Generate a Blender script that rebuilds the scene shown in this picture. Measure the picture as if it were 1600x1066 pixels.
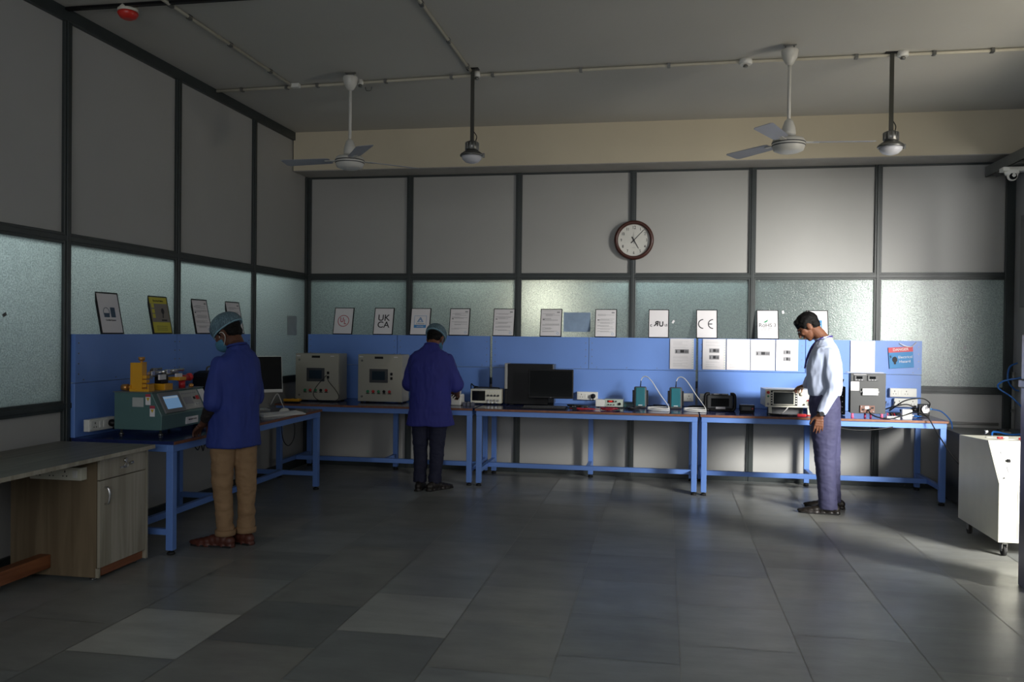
import bpy, bmesh, math, random
from mathutils import Vector, Matrix, noise
random.seed(7)
PI = math.pi
scene = bpy.context.scene
for o in list(bpy.data.objects): bpy.data.objects.remove(o)
COL = scene.collection

# ------------------------------------------------------------------ camera
F_PX, YAW, PIT, ROL = 1331.045, -.1761, -.0104, .0106
CP = Vector((0, 0, 1.5))
_F = Vector((math.sin(YAW), math.cos(YAW), 0)); _R = Vector((math.cos(YAW), -math.sin(YAW), 0)); _U = Vector((0, 0, 1))
_F2 = _F*math.cos(PIT) + _U*math.sin(PIT); _U2 = _U*math.cos(PIT) - _F*math.sin(PIT)
_R3 = _R*math.cos(ROL) + _U2*math.sin(ROL); _U3 = _U2*math.cos(ROL) - _R*math.sin(ROL)
cam = bpy.data.objects.new('camera', bpy.data.cameras.new('camera')); COL.objects.link(cam)
cam.data.sensor_width = 36; cam.data.lens = F_PX/1600*36; cam.data.clip_start = .05
M = Matrix((_R3, _U3, -_F2)).transposed().to_4x4(); M.translation = CP
cam.matrix_world = M
scene.camera = cam
def ray(px, py): return _F2 + _R3*((px-800)/F_PX) - _U3*((py-533)/F_PX)
def onz(px, py, z): d = ray(px, py); return CP + d*((z-1.5)/d.z)
def ony(px, py, y): d = ray(px, py); return CP + d*(y/d.y)
def onx(px, py, x): d = ray(px, py); return CP + d*(x/d.x)

# ------------------------------------------------------------------ world, lights, exposure
w = bpy.data.worlds.new('world'); scene.world = w; w.use_nodes = True
w.node_tree.nodes['Background'].inputs[0].default_value = (.78, .88, .97, 1)
w.node_tree.nodes['Background'].inputs[1].default_value = .20
scene.view_settings.view_transform = 'Standard'; scene.view_settings.look = 'None'
scene.view_settings.gamma = 1; scene.view_settings.exposure = 1.0
scene.view_settings.use_curve_mapping = False
def area(name, loc, aim, sx, sy, power, color, spread=180):
    l = bpy.data.lights.new(name, 'AREA'); l.shape = 'RECTANGLE'; l.size = sx; l.size_y = sy
    l.energy = power; l.color = color; l.spread = math.radians(spread)
    o = bpy.data.objects.new(name, l); COL.objects.link(o); o.location = loc
    o.rotation_euler = (Vector(aim)-Vector(loc)).to_track_quat('-Z', 'Y').to_euler()
    return o
area('daylight_yard', (5.9, 1.6, 3.1), (1.7, 9, .3), 2.2, 1.8, 186, (1, .975, .93), 80)
area('daylight_far_yard', (4.5, -1.6, 1.9), (2.4, 9, 1.2), 1.7, 2.2, 24, (1, .985, .95), 45)
area('yard_ground_bounce', (5.2, 3.6, .12), (3.6, 5.0, 4.2), 3.0, 3.0, 125, (1, .90, .74), 140)
area('rear_fill', (-.5, -3.6, 2.3), (-1.5, 9, 1.0), 5, 1.6, 58, (.95, .97, 1))  # added fill behind the camera; the rear wall has no window
area('next_room_lamp_warm', (-1.25, 9.42, 1.85), (-1.22, 9, 1.75), .30, .40, 10, (1, .90, .76))
area('next_room_tube', (.25, 9.30, 2.32), (.25, 9.0, 1.95), 1.5, .08, 7, (.72, .93, 1))
area('next_room_tube', (-.45, 9.30, 2.32), (-.45, 9.0, 1.95), .5, .08, 3, (.72, .93, 1))
area('next_room_tube', (-2.05, 9.30, 2.3), (-2.05, 9.0, 1.95), .8, .08, 4, (.85, .95, .90))
area('next_room_tube', (-3.3, 9.45, 2.4), (-3.3, 9.0, 1.9), .8, .08, 3, (.75, .95, .95))
area('right_panes_backlight', (2.08, 9.38, 1.58), (2.08, 9.0, 1.58), .50, .95, 15, (1, .99, .95))  # added panel behind the two right panes to whiten their glass
area('side_room_tube', (-4.45, 6.3, 2.32), (-3.94, 6.3, 1.75), 4.4, .2, 24, (.82, .93, .97))
area('side_room_tube', (-4.6, 3.9, 2.1), (-3.94, 3.9, 1.75), 1.6, .6, 9, (.75, .88, 1))

# ------------------------------------------------------------------ materials
def nt(name):
    m = bpy.data.materials.new(name); m.use_nodes = True
    return m, m.node_tree, m.node_tree.nodes['Principled BSDF']
MATS = {}
def mat(name, col, rough=.5, metal=0, var=.06, scale=8, bump=0, bscale=60, spec=.5, emit=None, coat=0, alpha=1, stretch=None):
    if name in MATS: return MATS[name]
    m, t, b = nt(name)
    b.inputs['Roughness'].default_value = rough; b.inputs['Metallic'].default_value = metal
    b.inputs['Specular IOR Level'].default_value = spec
    if coat: b.inputs['Coat Weight'].default_value = coat
    tc = t.nodes.new('ShaderNodeTexCoord'); n = t.nodes.new('ShaderNodeTexNoise')
    n.inputs['Scale'].default_value = scale; n.inputs['Detail'].default_value = 4
    if stretch:
        mp = t.nodes.new('ShaderNodeMapping'); mp.inputs['Scale'].default_value = stretch
        t.links.new(tc.outputs['Object'], mp.inputs[0]); t.links.new(mp.outputs[0], n.inputs['Vector'])
    else: t.links.new(tc.outputs['Object'], n.inputs['Vector'])
    r = t.nodes.new('ShaderNodeValToRGB')
    r.color_ramp.elements[0].position = .3; r.color_ramp.elements[1].position = .7
    r.color_ramp.elements[0].color = (*[max(0, c*(1-var)) for c in col], 1)
    r.color_ramp.elements[1].color = (*[min(1, c*(1+var)) for c in col], 1)
    t.links.new(n.outputs['Fac'], r.inputs[0]); t.links.new(r.outputs[0], b.inputs['Base Color'])
    if bump:
        n2 = t.nodes.new('ShaderNodeTexNoise'); n2.inputs['Scale'].default_value = bscale; n2.inputs['Detail'].default_value = 3
        t.links.new(tc.outputs['Object'], n2.inputs['Vector'])
        bp = t.nodes.new('ShaderNodeBump'); bp.inputs['Strength'].default_value = bump; bp.inputs['Distance'].default_value = .01
        t.links.new(n2.outputs['Fac'], bp.inputs['Height']); t.links.new(bp.outputs[0], b.inputs['Normal'])
    if emit:
        b.inputs['Emission Color'].default_value = (*emit[:3], 1); b.inputs['Emission Strength'].default_value = emit[3]
    if alpha < 1: b.inputs['Alpha'].default_value = alpha
    MATS[name] = m
    return m
frame_m = mat('powder_coated_dark_green_grey', (.028, .036, .036), .42, 0, .12)
lam_m = mat('grey_laminate', (.40, .40, .385), .45, 0, .03, 1.5, spec=.35)
ceil_m = mat('ceiling_paint', (.50, .49, .45), .8, 0, .04, .8, .1, 30)
beam_m = mat('cream_paint', (.60, .54, .41), .7, 0, .05, 1.2, .1, 20)
wallp_m = mat('grey_plaster', (.30, .30, .30), .8, 0, .05, 2, .15, 40)
blue_m = mat('blue_powder_coat', (.14, .275, .68), .38, 0, .05, 2)
bluedk_m = mat('dark_blue_laminate', (.018, .028, .11), .16, 0, .2, 5)
brown_edge = mat('brown_board_edge', (.22, .09, .045), .55, 0, .2, 20)
black_m = mat('black_plastic', (.0045, .0045, .0055), .45, 0, .2, spec=.3)
blackgl = mat('black_glass_screen', (.006, .007, .008), .08, 0, .1)
rubber = mat('black_rubber', (.012, .012, .012), .7, 0, .2)
white_pl = mat('white_plastic', (.74, .74, .70), .35, 0, .03)
ivory_m = mat('ivory_powder_coat', (.68, .67, .56), .35, 0, .03)
beige_m = mat('beige_powder_coat', (.42, .40, .33), .42, 0, .04, 3)
paper_m = mat('white_paper', (.78, .76, .78), .75, 0, .02)
sleeve_m = mat('plastic_sleeve', (.75, .78, .85), .15, 0, .02, alpha=.35)
ink_m = mat('black_ink', (.03, .03, .035), .7)
greyink = mat('grey_ink', (.33, .33, .35), .8)
red_m = mat('red_plastic', (.55, .025, .03), .35)
redink = mat('red_ink', (.45, .05, .08), .6)
blueink = mat('blue_ink', (.06, .25, .55), .6)
green_m = mat('green_plastic', (.02, .25, .10), .35)
yellow_m = mat('yellow_enamel', (.75, .36, .015), .35, 0, .05)
brass_m = mat('brass', (.62, .30, .09), .35, .6)
steel_m = mat('bright_steel', (.6, .6, .6), .25, 1, .05)
dsteel_m = mat('dull_steel', (.22, .22, .21), .4, .9, .15)
teal_m = mat('teal_plastic', (.009, .13, .165), .3, 0, .05)
dgrey_m = mat('dark_grey_plastic', (.05, .052, .055), .45, 0, .08)
mach_m = mat('teal_green_enamel', (.085, .17, .165), .33, 0, .05, 3)
cable_m = mat('black_cable', (.008, .008, .008), .5)
wcable_m = mat('white_cable', (.72, .72, .70), .4)
bcable_m = mat('blue_air_hose', (.015, .12, .42), .3)
skin_m = mat('brown_skin', (.21, .088, .048), .5, 0, .12, 14, .05, 120)
skin_m2 = mat('dark_brown_skin', (.12, .05, .03), .5, 0, .12, 14, .05, 120)
hair_m = mat('black_hair', (.005, .0045, .0045), .6, 0, .4, 60, .5, 160, spec=.2, stretch=(1, 1, .2))
shirtb_m = mat('royal_blue_cotton', (.022, .042, .24), .75, 0, .10, 6, .12, 300)
shirtv_m = mat('violet_blue_cotton', (.03, .035, .25), .75, 0, .10, 6, .12, 300)
shirtw_m = mat('pale_blue_cotton', (.58, .66, .86), .75, 0, .03, 6, .1, 300)
khaki_m = mat('tan_cotton', (.30, .185, .095), .8, 0, .08, 7, .12, 300)
navy_m = mat('navy_cotton', (.016, .018, .045), .8, 0, .1, 7, .1, 300)
slate_m = mat('slate_blue_cloth', (.062, .062, .135), .75, 0, .06, 7, .1, 300)
brshoe_m = mat('brown_leather', (.095, .028, .018), .5, 0, .08, 5)
dkshoe_m = mat('dark_leather', (.02, .016, .014), .35, 0, .15, 12)
mask_m = mat('blue_face_mask', (.07, .21, .32), .8, 0, .08, 20)
armsleeve_m = mat('black_patterned_sleeve', (.018, .013, .012), .8, 0, .5, 60)

def cap_mat():
    m, t, b = nt('gauzy_blue_cap')
    tc = t.nodes.new('ShaderNodeTexCoord'); wv = t.nodes.new('ShaderNodeTexNoise')
    mp = t.nodes.new('ShaderNodeMapping'); mp.inputs['Scale'].default_value = (1, 1, .12)
    wv.inputs['Scale'].default_value = 230; wv.inputs['Detail'].default_value = 2
    t.links.new(tc.outputs['Object'], mp.inputs[0]); t.links.new(mp.outputs[0], wv.inputs['Vector'])
    r = t.nodes.new('ShaderNodeValToRGB')
    r.color_ramp.elements[0].position = .40; r.color_ramp.elements[0].color = (.07, .13, .17, 1)
    r.color_ramp.elements[1].position = .72; r.color_ramp.elements[1].color = (.26, .40, .47, 1)
    t.links.new(wv.outputs['Fac'], r.inputs[0]); t.links.new(r.outputs[0], b.inputs['Base Color'])
    b.inputs['Roughness'].default_value = .6; b.inputs['Alpha'].default_value = .82
    return m
cap_m = cap_mat()

def glass_mat():
    m, t, b = nt('pebbled_frosted_glass')
    b.inputs['Base Color'].default_value = (.10, .125, .122, 1)
    b.inputs['Roughness'].default_value = .20; b.inputs['IOR'].default_value = 1.75
    tc = t.nodes.new('ShaderNodeTexCoord')
    n = t.nodes.new('ShaderNodeTexNoise'); n.inputs['Scale'].default_value = 95; n.inputs['Detail'].default_value = 2
    n3 = t.nodes.new('ShaderNodeTexNoise'); n3.inputs['Scale'].default_value = 9; n3.inputs['Detail'].default_value = 2
    t.links.new(tc.outputs['Object'], n.inputs['Vector']); t.links.new(tc.outputs['Object'], n3.inputs['Vector'])
    mx = t.nodes.new('ShaderNodeMath'); mx.operation = 'MULTIPLY_ADD'; mx.inputs[1].default_value = .8
    t.links.new(n3.outputs['Fac'], mx.inputs[0]); t.links.new(n.outputs['Fac'], mx.inputs[2])
    bp = t.nodes.new('ShaderNodeBump'); bp.inputs['Strength'].default_value = .6; bp.inputs['Distance'].default_value = .0035
    t.links.new(mx.outputs[0], bp.inputs['Height']); t.links.new(bp.outputs[0], b.inputs['Normal'])
    tr = t.nodes.new('ShaderNodeBsdfTranslucent'); tr.inputs[0].default_value = (.66, .70, .67, 1)
    t.links.new(bp.outputs[0], tr.inputs['Normal'])
    cr = t.nodes.new('ShaderNodeValToRGB'); cr.color_ramp.elements[0].position = .36; cr.color_ramp.elements[1].position = .64
    cr.color_ramp.elements[0].color = (.50, .54, .52, 1); cr.color_ramp.elements[1].color = (.80, .86, .82, 1)
    t.links.new(n.outputs['Fac'], cr.inputs[0]); t.links.new(cr.outputs[0], tr.inputs[0])
    mi = t.nodes.new('ShaderNodeMixShader'); mi.inputs[0].default_value = .42
    t.links.new(b.outputs[0], mi.inputs[1]); t.links.new(tr.outputs[0], mi.inputs[2])
    t.links.new(mi.outputs[0], t.nodes['Material Output'].inputs[0])
    return m
glass_m = glass_mat()

def wood_mat(name, c1, c2, axis_scale, scale=3, rough=.45):
    m, t, b = nt(name)
    tc = t.nodes.new('ShaderNodeTexCoord'); mp = t.nodes.new('ShaderNodeMapping'); mp.inputs['Scale'].default_value = axis_scale
    n = t.nodes.new('ShaderNodeTexNoise'); n.inputs['Scale'].default_value = scale; n.inputs['Detail'].default_value = 6; n.inputs['Distortion'].default_value = .6
    t.links.new(tc.outputs['Object'], mp.inputs[0]); t.links.new(mp.outputs[0], n.inputs['Vector'])
    r = t.nodes.new('ShaderNodeValToRGB'); r.color_ramp.elements[0].position = .35; r.color_ramp.elements[1].position = .68
    r.color_ramp.elements[0].color = (*c1, 1); r.color_ramp.elements[1].color = (*c2, 1)
    t.links.new(n.outputs['Fac'], r.inputs[0]); t.links.new(r.outputs[0], b.inputs['Base Color'])
    b.inputs['Roughness'].default_value = rough
    return m
ash_m = wood_mat('pale_ash_laminate', (.30, .27, .20), (.46, .43, .35), (5, 5, .35))
ashd_m = wood_mat('brown_ash_laminate', (.15, .11, .065), (.24, .185, .115), (5, 5, .35))
ashtop_m = wood_mat('grey_ash_laminate_top', (.13, .12, .10), (.20, .185, .16), (5, .4, 5))
timber_m = wood_mat('red_brown_timber', (.20, .065, .025), (.36, .13, .05), (6, .4, 6))

def floor_mat():
    m, t, b = nt('grey_green_stone_tiles')
    at = t.nodes.new('ShaderNodeAttribute'); at.attribute_name = 'tile'
    tc = t.nodes.new('ShaderNodeTexCoord')
    n = t.nodes.new('ShaderNodeTexNoise'); n.inputs['Scale'].default_value = 3.5; n.inputs['Detail'].default_value = 7; n.inputs['Roughness'].default_value = .65
    mp = t.nodes.new('ShaderNodeMapping'); mp.inputs['Scale'].default_value = (.6, 1.6, 1)
    t.links.new(tc.outputs['Object'], mp.inputs[0]); t.links.new(mp.outputs[0], n.inputs['Vector'])
    r = t.nodes.new('ShaderNodeValToRGB'); r.color_ramp.elements[0].position = .3; r.color_ramp.elements[1].position = .75
    r.color_ramp.elements[0].color = (.80, .80, .80, 1); r.color_ramp.elements[1].color = (1.22, 1.22, 1.22, 1)
    t.links.new(n.outputs['Fac'], r.inputs[0])
    mx = t.nodes.new('ShaderNodeMixRGB'); mx.blend_type = 'MULTIPLY'; mx.inputs[0].default_value = 1
    t.links.new(at.outputs['Color'], mx.inputs[1]); t.links.new(r.outputs[0], mx.inputs[2])
    t.links.new(mx.outputs[0], b.inputs['Base Color'])
    n2 = t.nodes.new('ShaderNodeTexNoise'); n2.inputs['Scale'].default_value = 5; n2.inputs['Detail'].default_value = 4
    t.links.new(tc.outputs['Object'], n2.inputs['Vector'])
    mr = t.nodes.new('ShaderNodeMapRange'); mr.inputs[3].default_value = .24; mr.inputs[4].default_value = .40
    t.links.new(n2.outputs['Fac'], mr.inputs[0]); t.links.new(mr.outputs[0], b.inputs['Roughness'])
    bp = t.nodes.new('ShaderNodeBump'); bp.inputs['Strength'].default_value = .12; bp.inputs['Distance'].default_value = .01
    t.links.new(n.outputs['Fac'], bp.inputs['Height']); t.links.new(bp.outputs[0], b.inputs['Normal'])
    return m

# ------------------------------------------------------------------ mesh helpers
class MB:
    """collects shapes, then links them as ONE mesh object; material slots by index"""
    def __init__(s): s.bm = bmesh.new(); s.mi = 0; s.T = Matrix.Identity(4)
    def m(s, i): s.mi = i; return s
    def _fin(s, vs, fs):
        for v in vs: v.co = s.T @ v.co
        for f in fs: f.material_index = s.mi
    def box(s, x0, x1, y0, y1, z0, z1, bev=0):
        vs = [s.bm.verts.new(p) for p in ((x0,y0,z0),(x1,y0,z0),(x1,y1,z0),(x0,y1,z0),(x0,y0,z1),(x1,y0,z1),(x1,y1,z1),(x0,y1,z1))]
        fs = [s.bm.faces.new([vs[i] for i in q]) for q in ((3,2,1,0),(4,5,6,7),(0,1,5,4),(1,2,6,5),(2,3,7,6),(3,0,4,7))]
        s._fin(vs, fs)
        if bev:
            es = list({e for f in fs for e in f.edges})
            r = bmesh.ops.bevel(s.bm, geom=es, offset=bev, segments=2, affect='EDGES', profile=.5)
            for f in r['faces']: f.material_index = s.mi
        return s
    def cb(s, c, d, bev=0): return s.box(c[0]-d[0]/2, c[0]+d[0]/2, c[1]-d[1]/2, c[1]+d[1]/2, c[2]-d[2]/2, c[2]+d[2]/2, bev)
    def cyl(s, a, b, r0, r1=None, seg=16, caps=True):
        a, b = Vector(a), Vector(b); r1 = r0 if r1 is None else r1
        z = (b-a).normalized(); x = z.orthogonal().normalized(); y = z.cross(x)
        A, B = [], []
        for i in range(seg):
            t = 2*PI*i/seg; d = x*math.cos(t)+y*math.sin(t)
            A.append(s.bm.verts.new(a+d*r0)); B.append(s.bm.verts.new(b+d*r1))
        fs = [s.bm.faces.new((A[i], A[(i+1)%seg], B[(i+1)%seg], B[i])) for i in range(seg)]
        if caps: fs += [s.bm.faces.new(A[::-1]), s.bm.faces.new(B)]
        for f in fs[:seg]: f.smooth = True
        s._fin(A+B, fs); return s
    def tube(s, pts, r, seg=8, closed=False):
        pts = [Vector(p) for p in pts]; n = len(pts); rings = []; prev = None; vs = []; fs = []
        for i, p in enumerate(pts):
            if closed: t = pts[(i+1)%n]-pts[i-1]
            else: t = pts[min(i+1, n-1)]-pts[max(i-1, 0)]
            t.normalize()
            x = t.orthogonal().normalized() if prev is None else (prev-t*prev.dot(t)).normalized()
            prev = x; y = t.cross(x)
            rg = [s.bm.verts.new(p+(x*math.cos(2*PI*k/seg)+y*math.sin(2*PI*k/seg))*r) for k in range(seg)]
            rings.append(rg); vs += rg
        m_ = n if closed else n-1
        for i in range(m_):
            A, B = rings[i], rings[(i+1)%n]
            for k in range(seg):
                f = s.bm.faces.new((A[k], A[(k+1)%seg], B[(k+1)%seg], B[k])); f.smooth = True; fs.append(f)
        if not closed: fs += [s.bm.faces.new(rings[0][::-1]), s.bm.faces.new(rings[-1])]
        s._fin(vs, fs); return s
    def lathe(s, prof, c=(0,0,0), seg=32, axis='Z', loop=False):
        rings = []; vs = []; fs = []
        for r, h in prof:
            rg = []
            for k in range(seg):
                t = 2*PI*k/seg; u, v = max(r, 1e-4)*math.cos(t), max(r, 1e-4)*math.sin(t)
                p = (u, v, h) if axis == 'Z' else ((u, h, v) if axis == 'Y' else (h, u, v))
                rg.append(s.bm.verts.new(Vector(c)+Vector(p)))
            rings.append(rg); vs += rg
        for A, B in zip(rings, rings[1:]):
            for k in range(seg):
                f = s.bm.faces.new((A[k], A[(k+1)%seg], B[(k+1)%seg], B[k])); f.smooth = True; fs.append(f)
        if loop:
            A, B = rings[-1], rings[0]
            for k in range(seg):
                f = s.bm.faces.new((A[k], A[(k+1)%seg], B[(k+1)%seg], B[k])); f.smooth = True; fs.append(f)
        else: fs += [s.bm.faces.new(rings[0][::-1]), s.bm.faces.new(rings[-1])]
        s._fin(vs, fs); return s
    def prism(s, poly, a0, a1, axis='X'):
        def P(u, v, a): return (a, u, v) if axis == 'X' else ((u, a, v) if axis == 'Y' else (u, v, a))
        A = [s.bm.verts.new(P(u, v, a0)) for u, v in poly]; B = [s.bm.verts.new(P(u, v, a1)) for u, v in poly]
        n = len(poly)
        fs = [s.bm.faces.new((A[i], A[(i+1)%n], B[(i+1)%n], B[i])) for i in range(n)]
        fs += [s.bm.faces.new(A[::-1]), s.bm.faces.new(B)]
        s._fin(A+B, fs); return s
    def sphere(s, c, r, sc=(1,1,1), seg=16, rot=None):
        q = bmesh.ops.create_uvsphere(s.bm, u_segments=seg, v_segments=max(6, seg*2//3), radius=1)
        for v in q['verts']:
            p = Vector((v.co.x*r*sc[0], v.co.y*r*sc[1], v.co.z*r*sc[2]))
            if rot: p = rot @ p
            v.co = Vector(c)+p
        fs = list({f for v in q['verts'] for f in v.link_faces})
        for f in fs: f.smooth = True
        s._fin(q['verts'], fs); return s
    def build(s, name, mats, parent=None, bevel=0, smooth=False):
        bmesh.ops.recalc_face_normals(s.bm, faces=s.bm.faces)
        me = bpy.data.meshes.new(name); s.bm.to_mesh(me); s.bm.free()
        for m_ in (mats if isinstance(mats, (list, tuple)) else [mats]): me.materials.append(m_)
        if smooth:
            for p in me.polygons: p.use_smooth = True
        o = bpy.data.objects.new(name, me); COL.objects.link(o)
        if parent: o.parent = parent
        if bevel:
            b = o.modifiers.new('bevel', 'BEVEL'); b.width = bevel; b.segments = 2; b.limit_method = 'ANGLE'
        return o
def thing(name, label, cat, loc=(0,0,0), rz=0, group=None):
    o = bpy.data.objects.new(name, None); COL.objects.link(o); o.empty_display_size = .1
    o.location = loc; o.rotation_euler = (0, 0, rz); o['label'] = label; o['category'] = cat
    if group: o['group'] = group
    return o
def tag(o, label, cat, group=None, kind=None):
    o['label'] = label; o['category'] = cat
    if group: o['group'] = group
    if kind: o['kind'] = kind
    return o
def struct(o): o['kind'] = 'structure'; return o
def text(s, size, m_, parent, loc, rot=(PI/2, 0, 0), name='lettering', ext=.0006, align='CENTER', bold=0, sx=1, shear=0):
    c = bpy.data.curves.new('t', 'FONT'); c.body = s; c.size = size; c.align_x = align; c.align_y = 'CENTER'
    c.extrude = ext; c.offset = bold; c.shear = shear
    o = bpy.data.objects.new('t', c); COL.objects.link(o)
    bpy.context.view_layer.update()
    me = bpy.data.meshes.new_from_object(o.evaluated_get(bpy.context.evaluated_depsgraph_get()))
    bpy.data.objects.remove(o); bpy.data.curves.remove(c)
    me.name = name; me.materials.clear(); me.materials.append(m_)
    for v in me.vertices: v.co.x *= sx
    q = bpy.data.objects.new(name, me); COL.objects.link(q); q.location = loc; q.rotation_euler = rot
    if parent: q.parent = parent
    return q
def smooth_path(pts, n=8):
    P = [Vector(p) for p in pts]; out = []
    P = [2*P[0]-P[1]] + P + [2*P[-1]-P[-2]]
    for i in range(1, len(P)-2):
        for k in range(n):
            t = k/n; a, b, c, d = P[i-1], P[i], P[i+1], P[i+2]
            out.append(.5*((2*b)+(c-a)*t+(2*a-5*b+4*c-d)*t*t+(3*b-a-3*c+d)*t**3))
    out.append(P[-2]); return out
def cable(name, pts, r, m_, parent=None, label=None, cat='cable', group=None):
    o = MB().tube(smooth_path(pts), r, 6).build(name, m_, parent)
    if label: tag(o, label, cat, group)
    return o

# ------------------------------------------------------------------ room constants
D, XL, XR = 9.0, -3.94, 3.33
ZT, ZM, ZL, ZB, ZC = 3.20, 2.096, .974, .05, 3.62
YR = -4.0
MXS = [-2.75+1.21*i for i in range(6)]        # back wall mullions
MYS = [-.20+1.323*i for i in range(0, 7)]     # left wall mullions: ... 3.77 5.09 6.415 7.74
# floor
def make_floor():
    bm = bmesh.new(); lay = bm.loops.layers.float_color.new('tile')
    def quad(x0, x1, y0, y1, z, c):
        f = bm.faces.new([bm.verts.new(p) for p in ((x0,y0,z),(x1,y0,z),(x1,y1,z),(x0,y1,z))])
        for l in f.loops: l[lay] = (*c, 1)
    quad(XL, 9, YR, D, -.003, (.34, .34, .31))
    rnd = random.Random(3); P, L = .563, .62
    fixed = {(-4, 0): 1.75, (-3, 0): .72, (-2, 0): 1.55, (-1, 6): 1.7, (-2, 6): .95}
    for c in range(-7, 16):
        x0 = max(XL, -.47+P*c); x1 = min(9, -.47+P*(c+1))
        if x1 <= XL: continue
        off = 3.52+.256*(c+4)
        k0 = int((YR-off)/L)-1
        for k in range(k0, k0+26):
            y0, y1 = max(YR, off+L*k), min(D, off+L*(k+1))
            if y1-y0 < .01: rnd.random(); continue
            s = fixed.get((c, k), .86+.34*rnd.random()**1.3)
            t = rnd.random()
            col = (.243*s*(1+.08*t), .262*s, .246*s*(1.06-.10*t))
            g = .0024
            quad(x0+g, x1-g, y0+g*.8, y1-g*.8, 0, col)
    me = bpy.data.meshes.new('floor'); bm.to_mesh(me); bm.free(); me.materials.append(floor_mat())
    o = bpy.data.objects.new('floor', me); COL.objects.link(o); return struct(o)
make_floor()
struct(MB().box(XL, 9, YR, D, -.12, -.01).build('floor_slab', wallp_m))
# ceiling and beam
struct(MB().box(XL-.1, XR+.1, YR-.1, D+.1, ZC, ZC+.12).build('ceiling', ceil_m))
struct(MB().m(0).box(XL, XR, 8.62, D+.1, ZT+.012, ZC).m(1).box(XL, XR, 8.625, D+.05, ZT+.004, ZT+.012).build('trim_1', [beam_m, mat('grey_soffit_paint', (.36, .35, .33), .7)]))
# back wall laminate panels (upper and lower row)
xs = [XL]+MXS
wb = MB()
for a, b in zip(xs, xs[1:]):
    wb.box(a+.02, b-.02, D+.012, D+.03, ZM, ZT); wb.box(a+.02, b-.02, D+.012, D+.03, ZB, ZL)
wall_back = struct(wb.build('wall_back', lam_m))
wb2 = MB().box(XL-.1, XR+.1, D+.031, D+.05, ZM, ZC).box(XL-.1, XR+.1, D+.031, D+.05, -.1, ZL); struct(wb2.build('wall_back_core', wallp_m))
W2 = .034
for x in MXS: MB().box(x-W2, x+W2, D-.012, D+.045, 0, ZT).box(x-W2*.45, x+W2*.45, D-.02, D, 0, ZT).build('mullion', frame_m, wall_back, .003)
MB().box(XL, XL+.045, D-.012, D+.045, 0, ZT).build('mullion', frame_m, wall_back, .003)
for z, h in ((ZM, .036), (ZL, .036)):
    MB().box(XL, XR, D-.01, D+.045, z-h, z+h).box(XL, XR, D-.018, D, z-h*.5, z+h*.5).build('rail', frame_m, wall_back, .003)
MB().box(XL, XR, D-.01, D+.045, 0, ZB).build('rail', frame_m, wall_back, .003)
MB().box(XL, XR, D-.004, D+.045, ZT-.016, ZT+.004).build('rail', frame_m, wall_back, .002)
wn = 1
for a, b in zip(xs, xs[1:]):
    p = MB().box(a+.034, b-.034, D+.008, D+.014, ZL+.036, ZM-.036).build('window_%d' % wn, glass_m); struct(p); wn += 1
# left wall
ys = [YR]+[m_ for m_ in [-.20-1.323*2, -.20-1.323]]+MYS[:]
ys = [y for y in ys if y < D-.5]+[D]
wl = MB()
for a, b in zip(ys, ys[1:]):
    wl.box(XL-.03, XL-.012, a+.02, b-.02, ZM, ZC); wl.box(XL-.03, XL-.012, a+.02, b-.02, ZB+.04, ZL)
wall_left = struct(wl.build('wall_left', lam_m))
struct(MB().box(XL-.05, XL-.031, YR, D+.1, ZM, ZC).box(XL-.05, XL-.031, YR, D+.1, -.1, ZL).build('wall_left_core', wallp_m))
for y in ys[1:-1]: MB().box(XL-.045, XL+.012, y-W2, y+W2, 0, ZC).box(XL, XL+.02, y-W2*.45, y+W2*.45, 0, ZC).build('mullion', frame_m, wall_left, .003)
MB().box(XL-.045, XL+.012, D-.05, D, 0, ZT).build('mullion', frame_m, wall_left, .003)
for z, h in ((ZM, .036), (ZL, .036)):
    MB().box(XL-.045, XL+.01, YR, D, z-h, z+h).box(XL, XL+.018, YR, D, z-h*.5, z+h*.5).build('rail', frame_m, wall_left, .003)
MB().box(XL-.045, XL+.012, YR, D, 0, ZB+.04).build('rail', frame_m, wall_left, .003)
MB().box(XL-.045, XL+.022, YR, 8.62, ZC-.085, ZC).build('rail', frame_m, wall_left, .003)
for a, b in zip(ys, ys[1:]):
    p = MB().box(XL-.014, XL-.008, a+.034, b-.034, ZL+.036, ZM-.036).build('window_%d' % wn, glass_m); struct(p); wn += 1
# right wall with its wide opening, and rear wall
JY0, JY1, JZ = 4.15, 6.55, 2.85
struct(MB().box(XR, XR+.15, JY1, D+.1, 0, ZC).box(XR, XR+.15, YR, JY0, 0, ZC).box(XR, XR+.15, JY0, JY1, JZ, ZC).build('wall_right', wallp_m))
struct(MB().box(XL-.1, XR+.15, YR-.12, YR, 0, ZC).build('wall_rear', wallp_m))
struct(MB().box(XR-.085, XR-.002, D-.05, D-.021, 0, ZT).build('trim_2', frame_m, None, .003))

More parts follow.
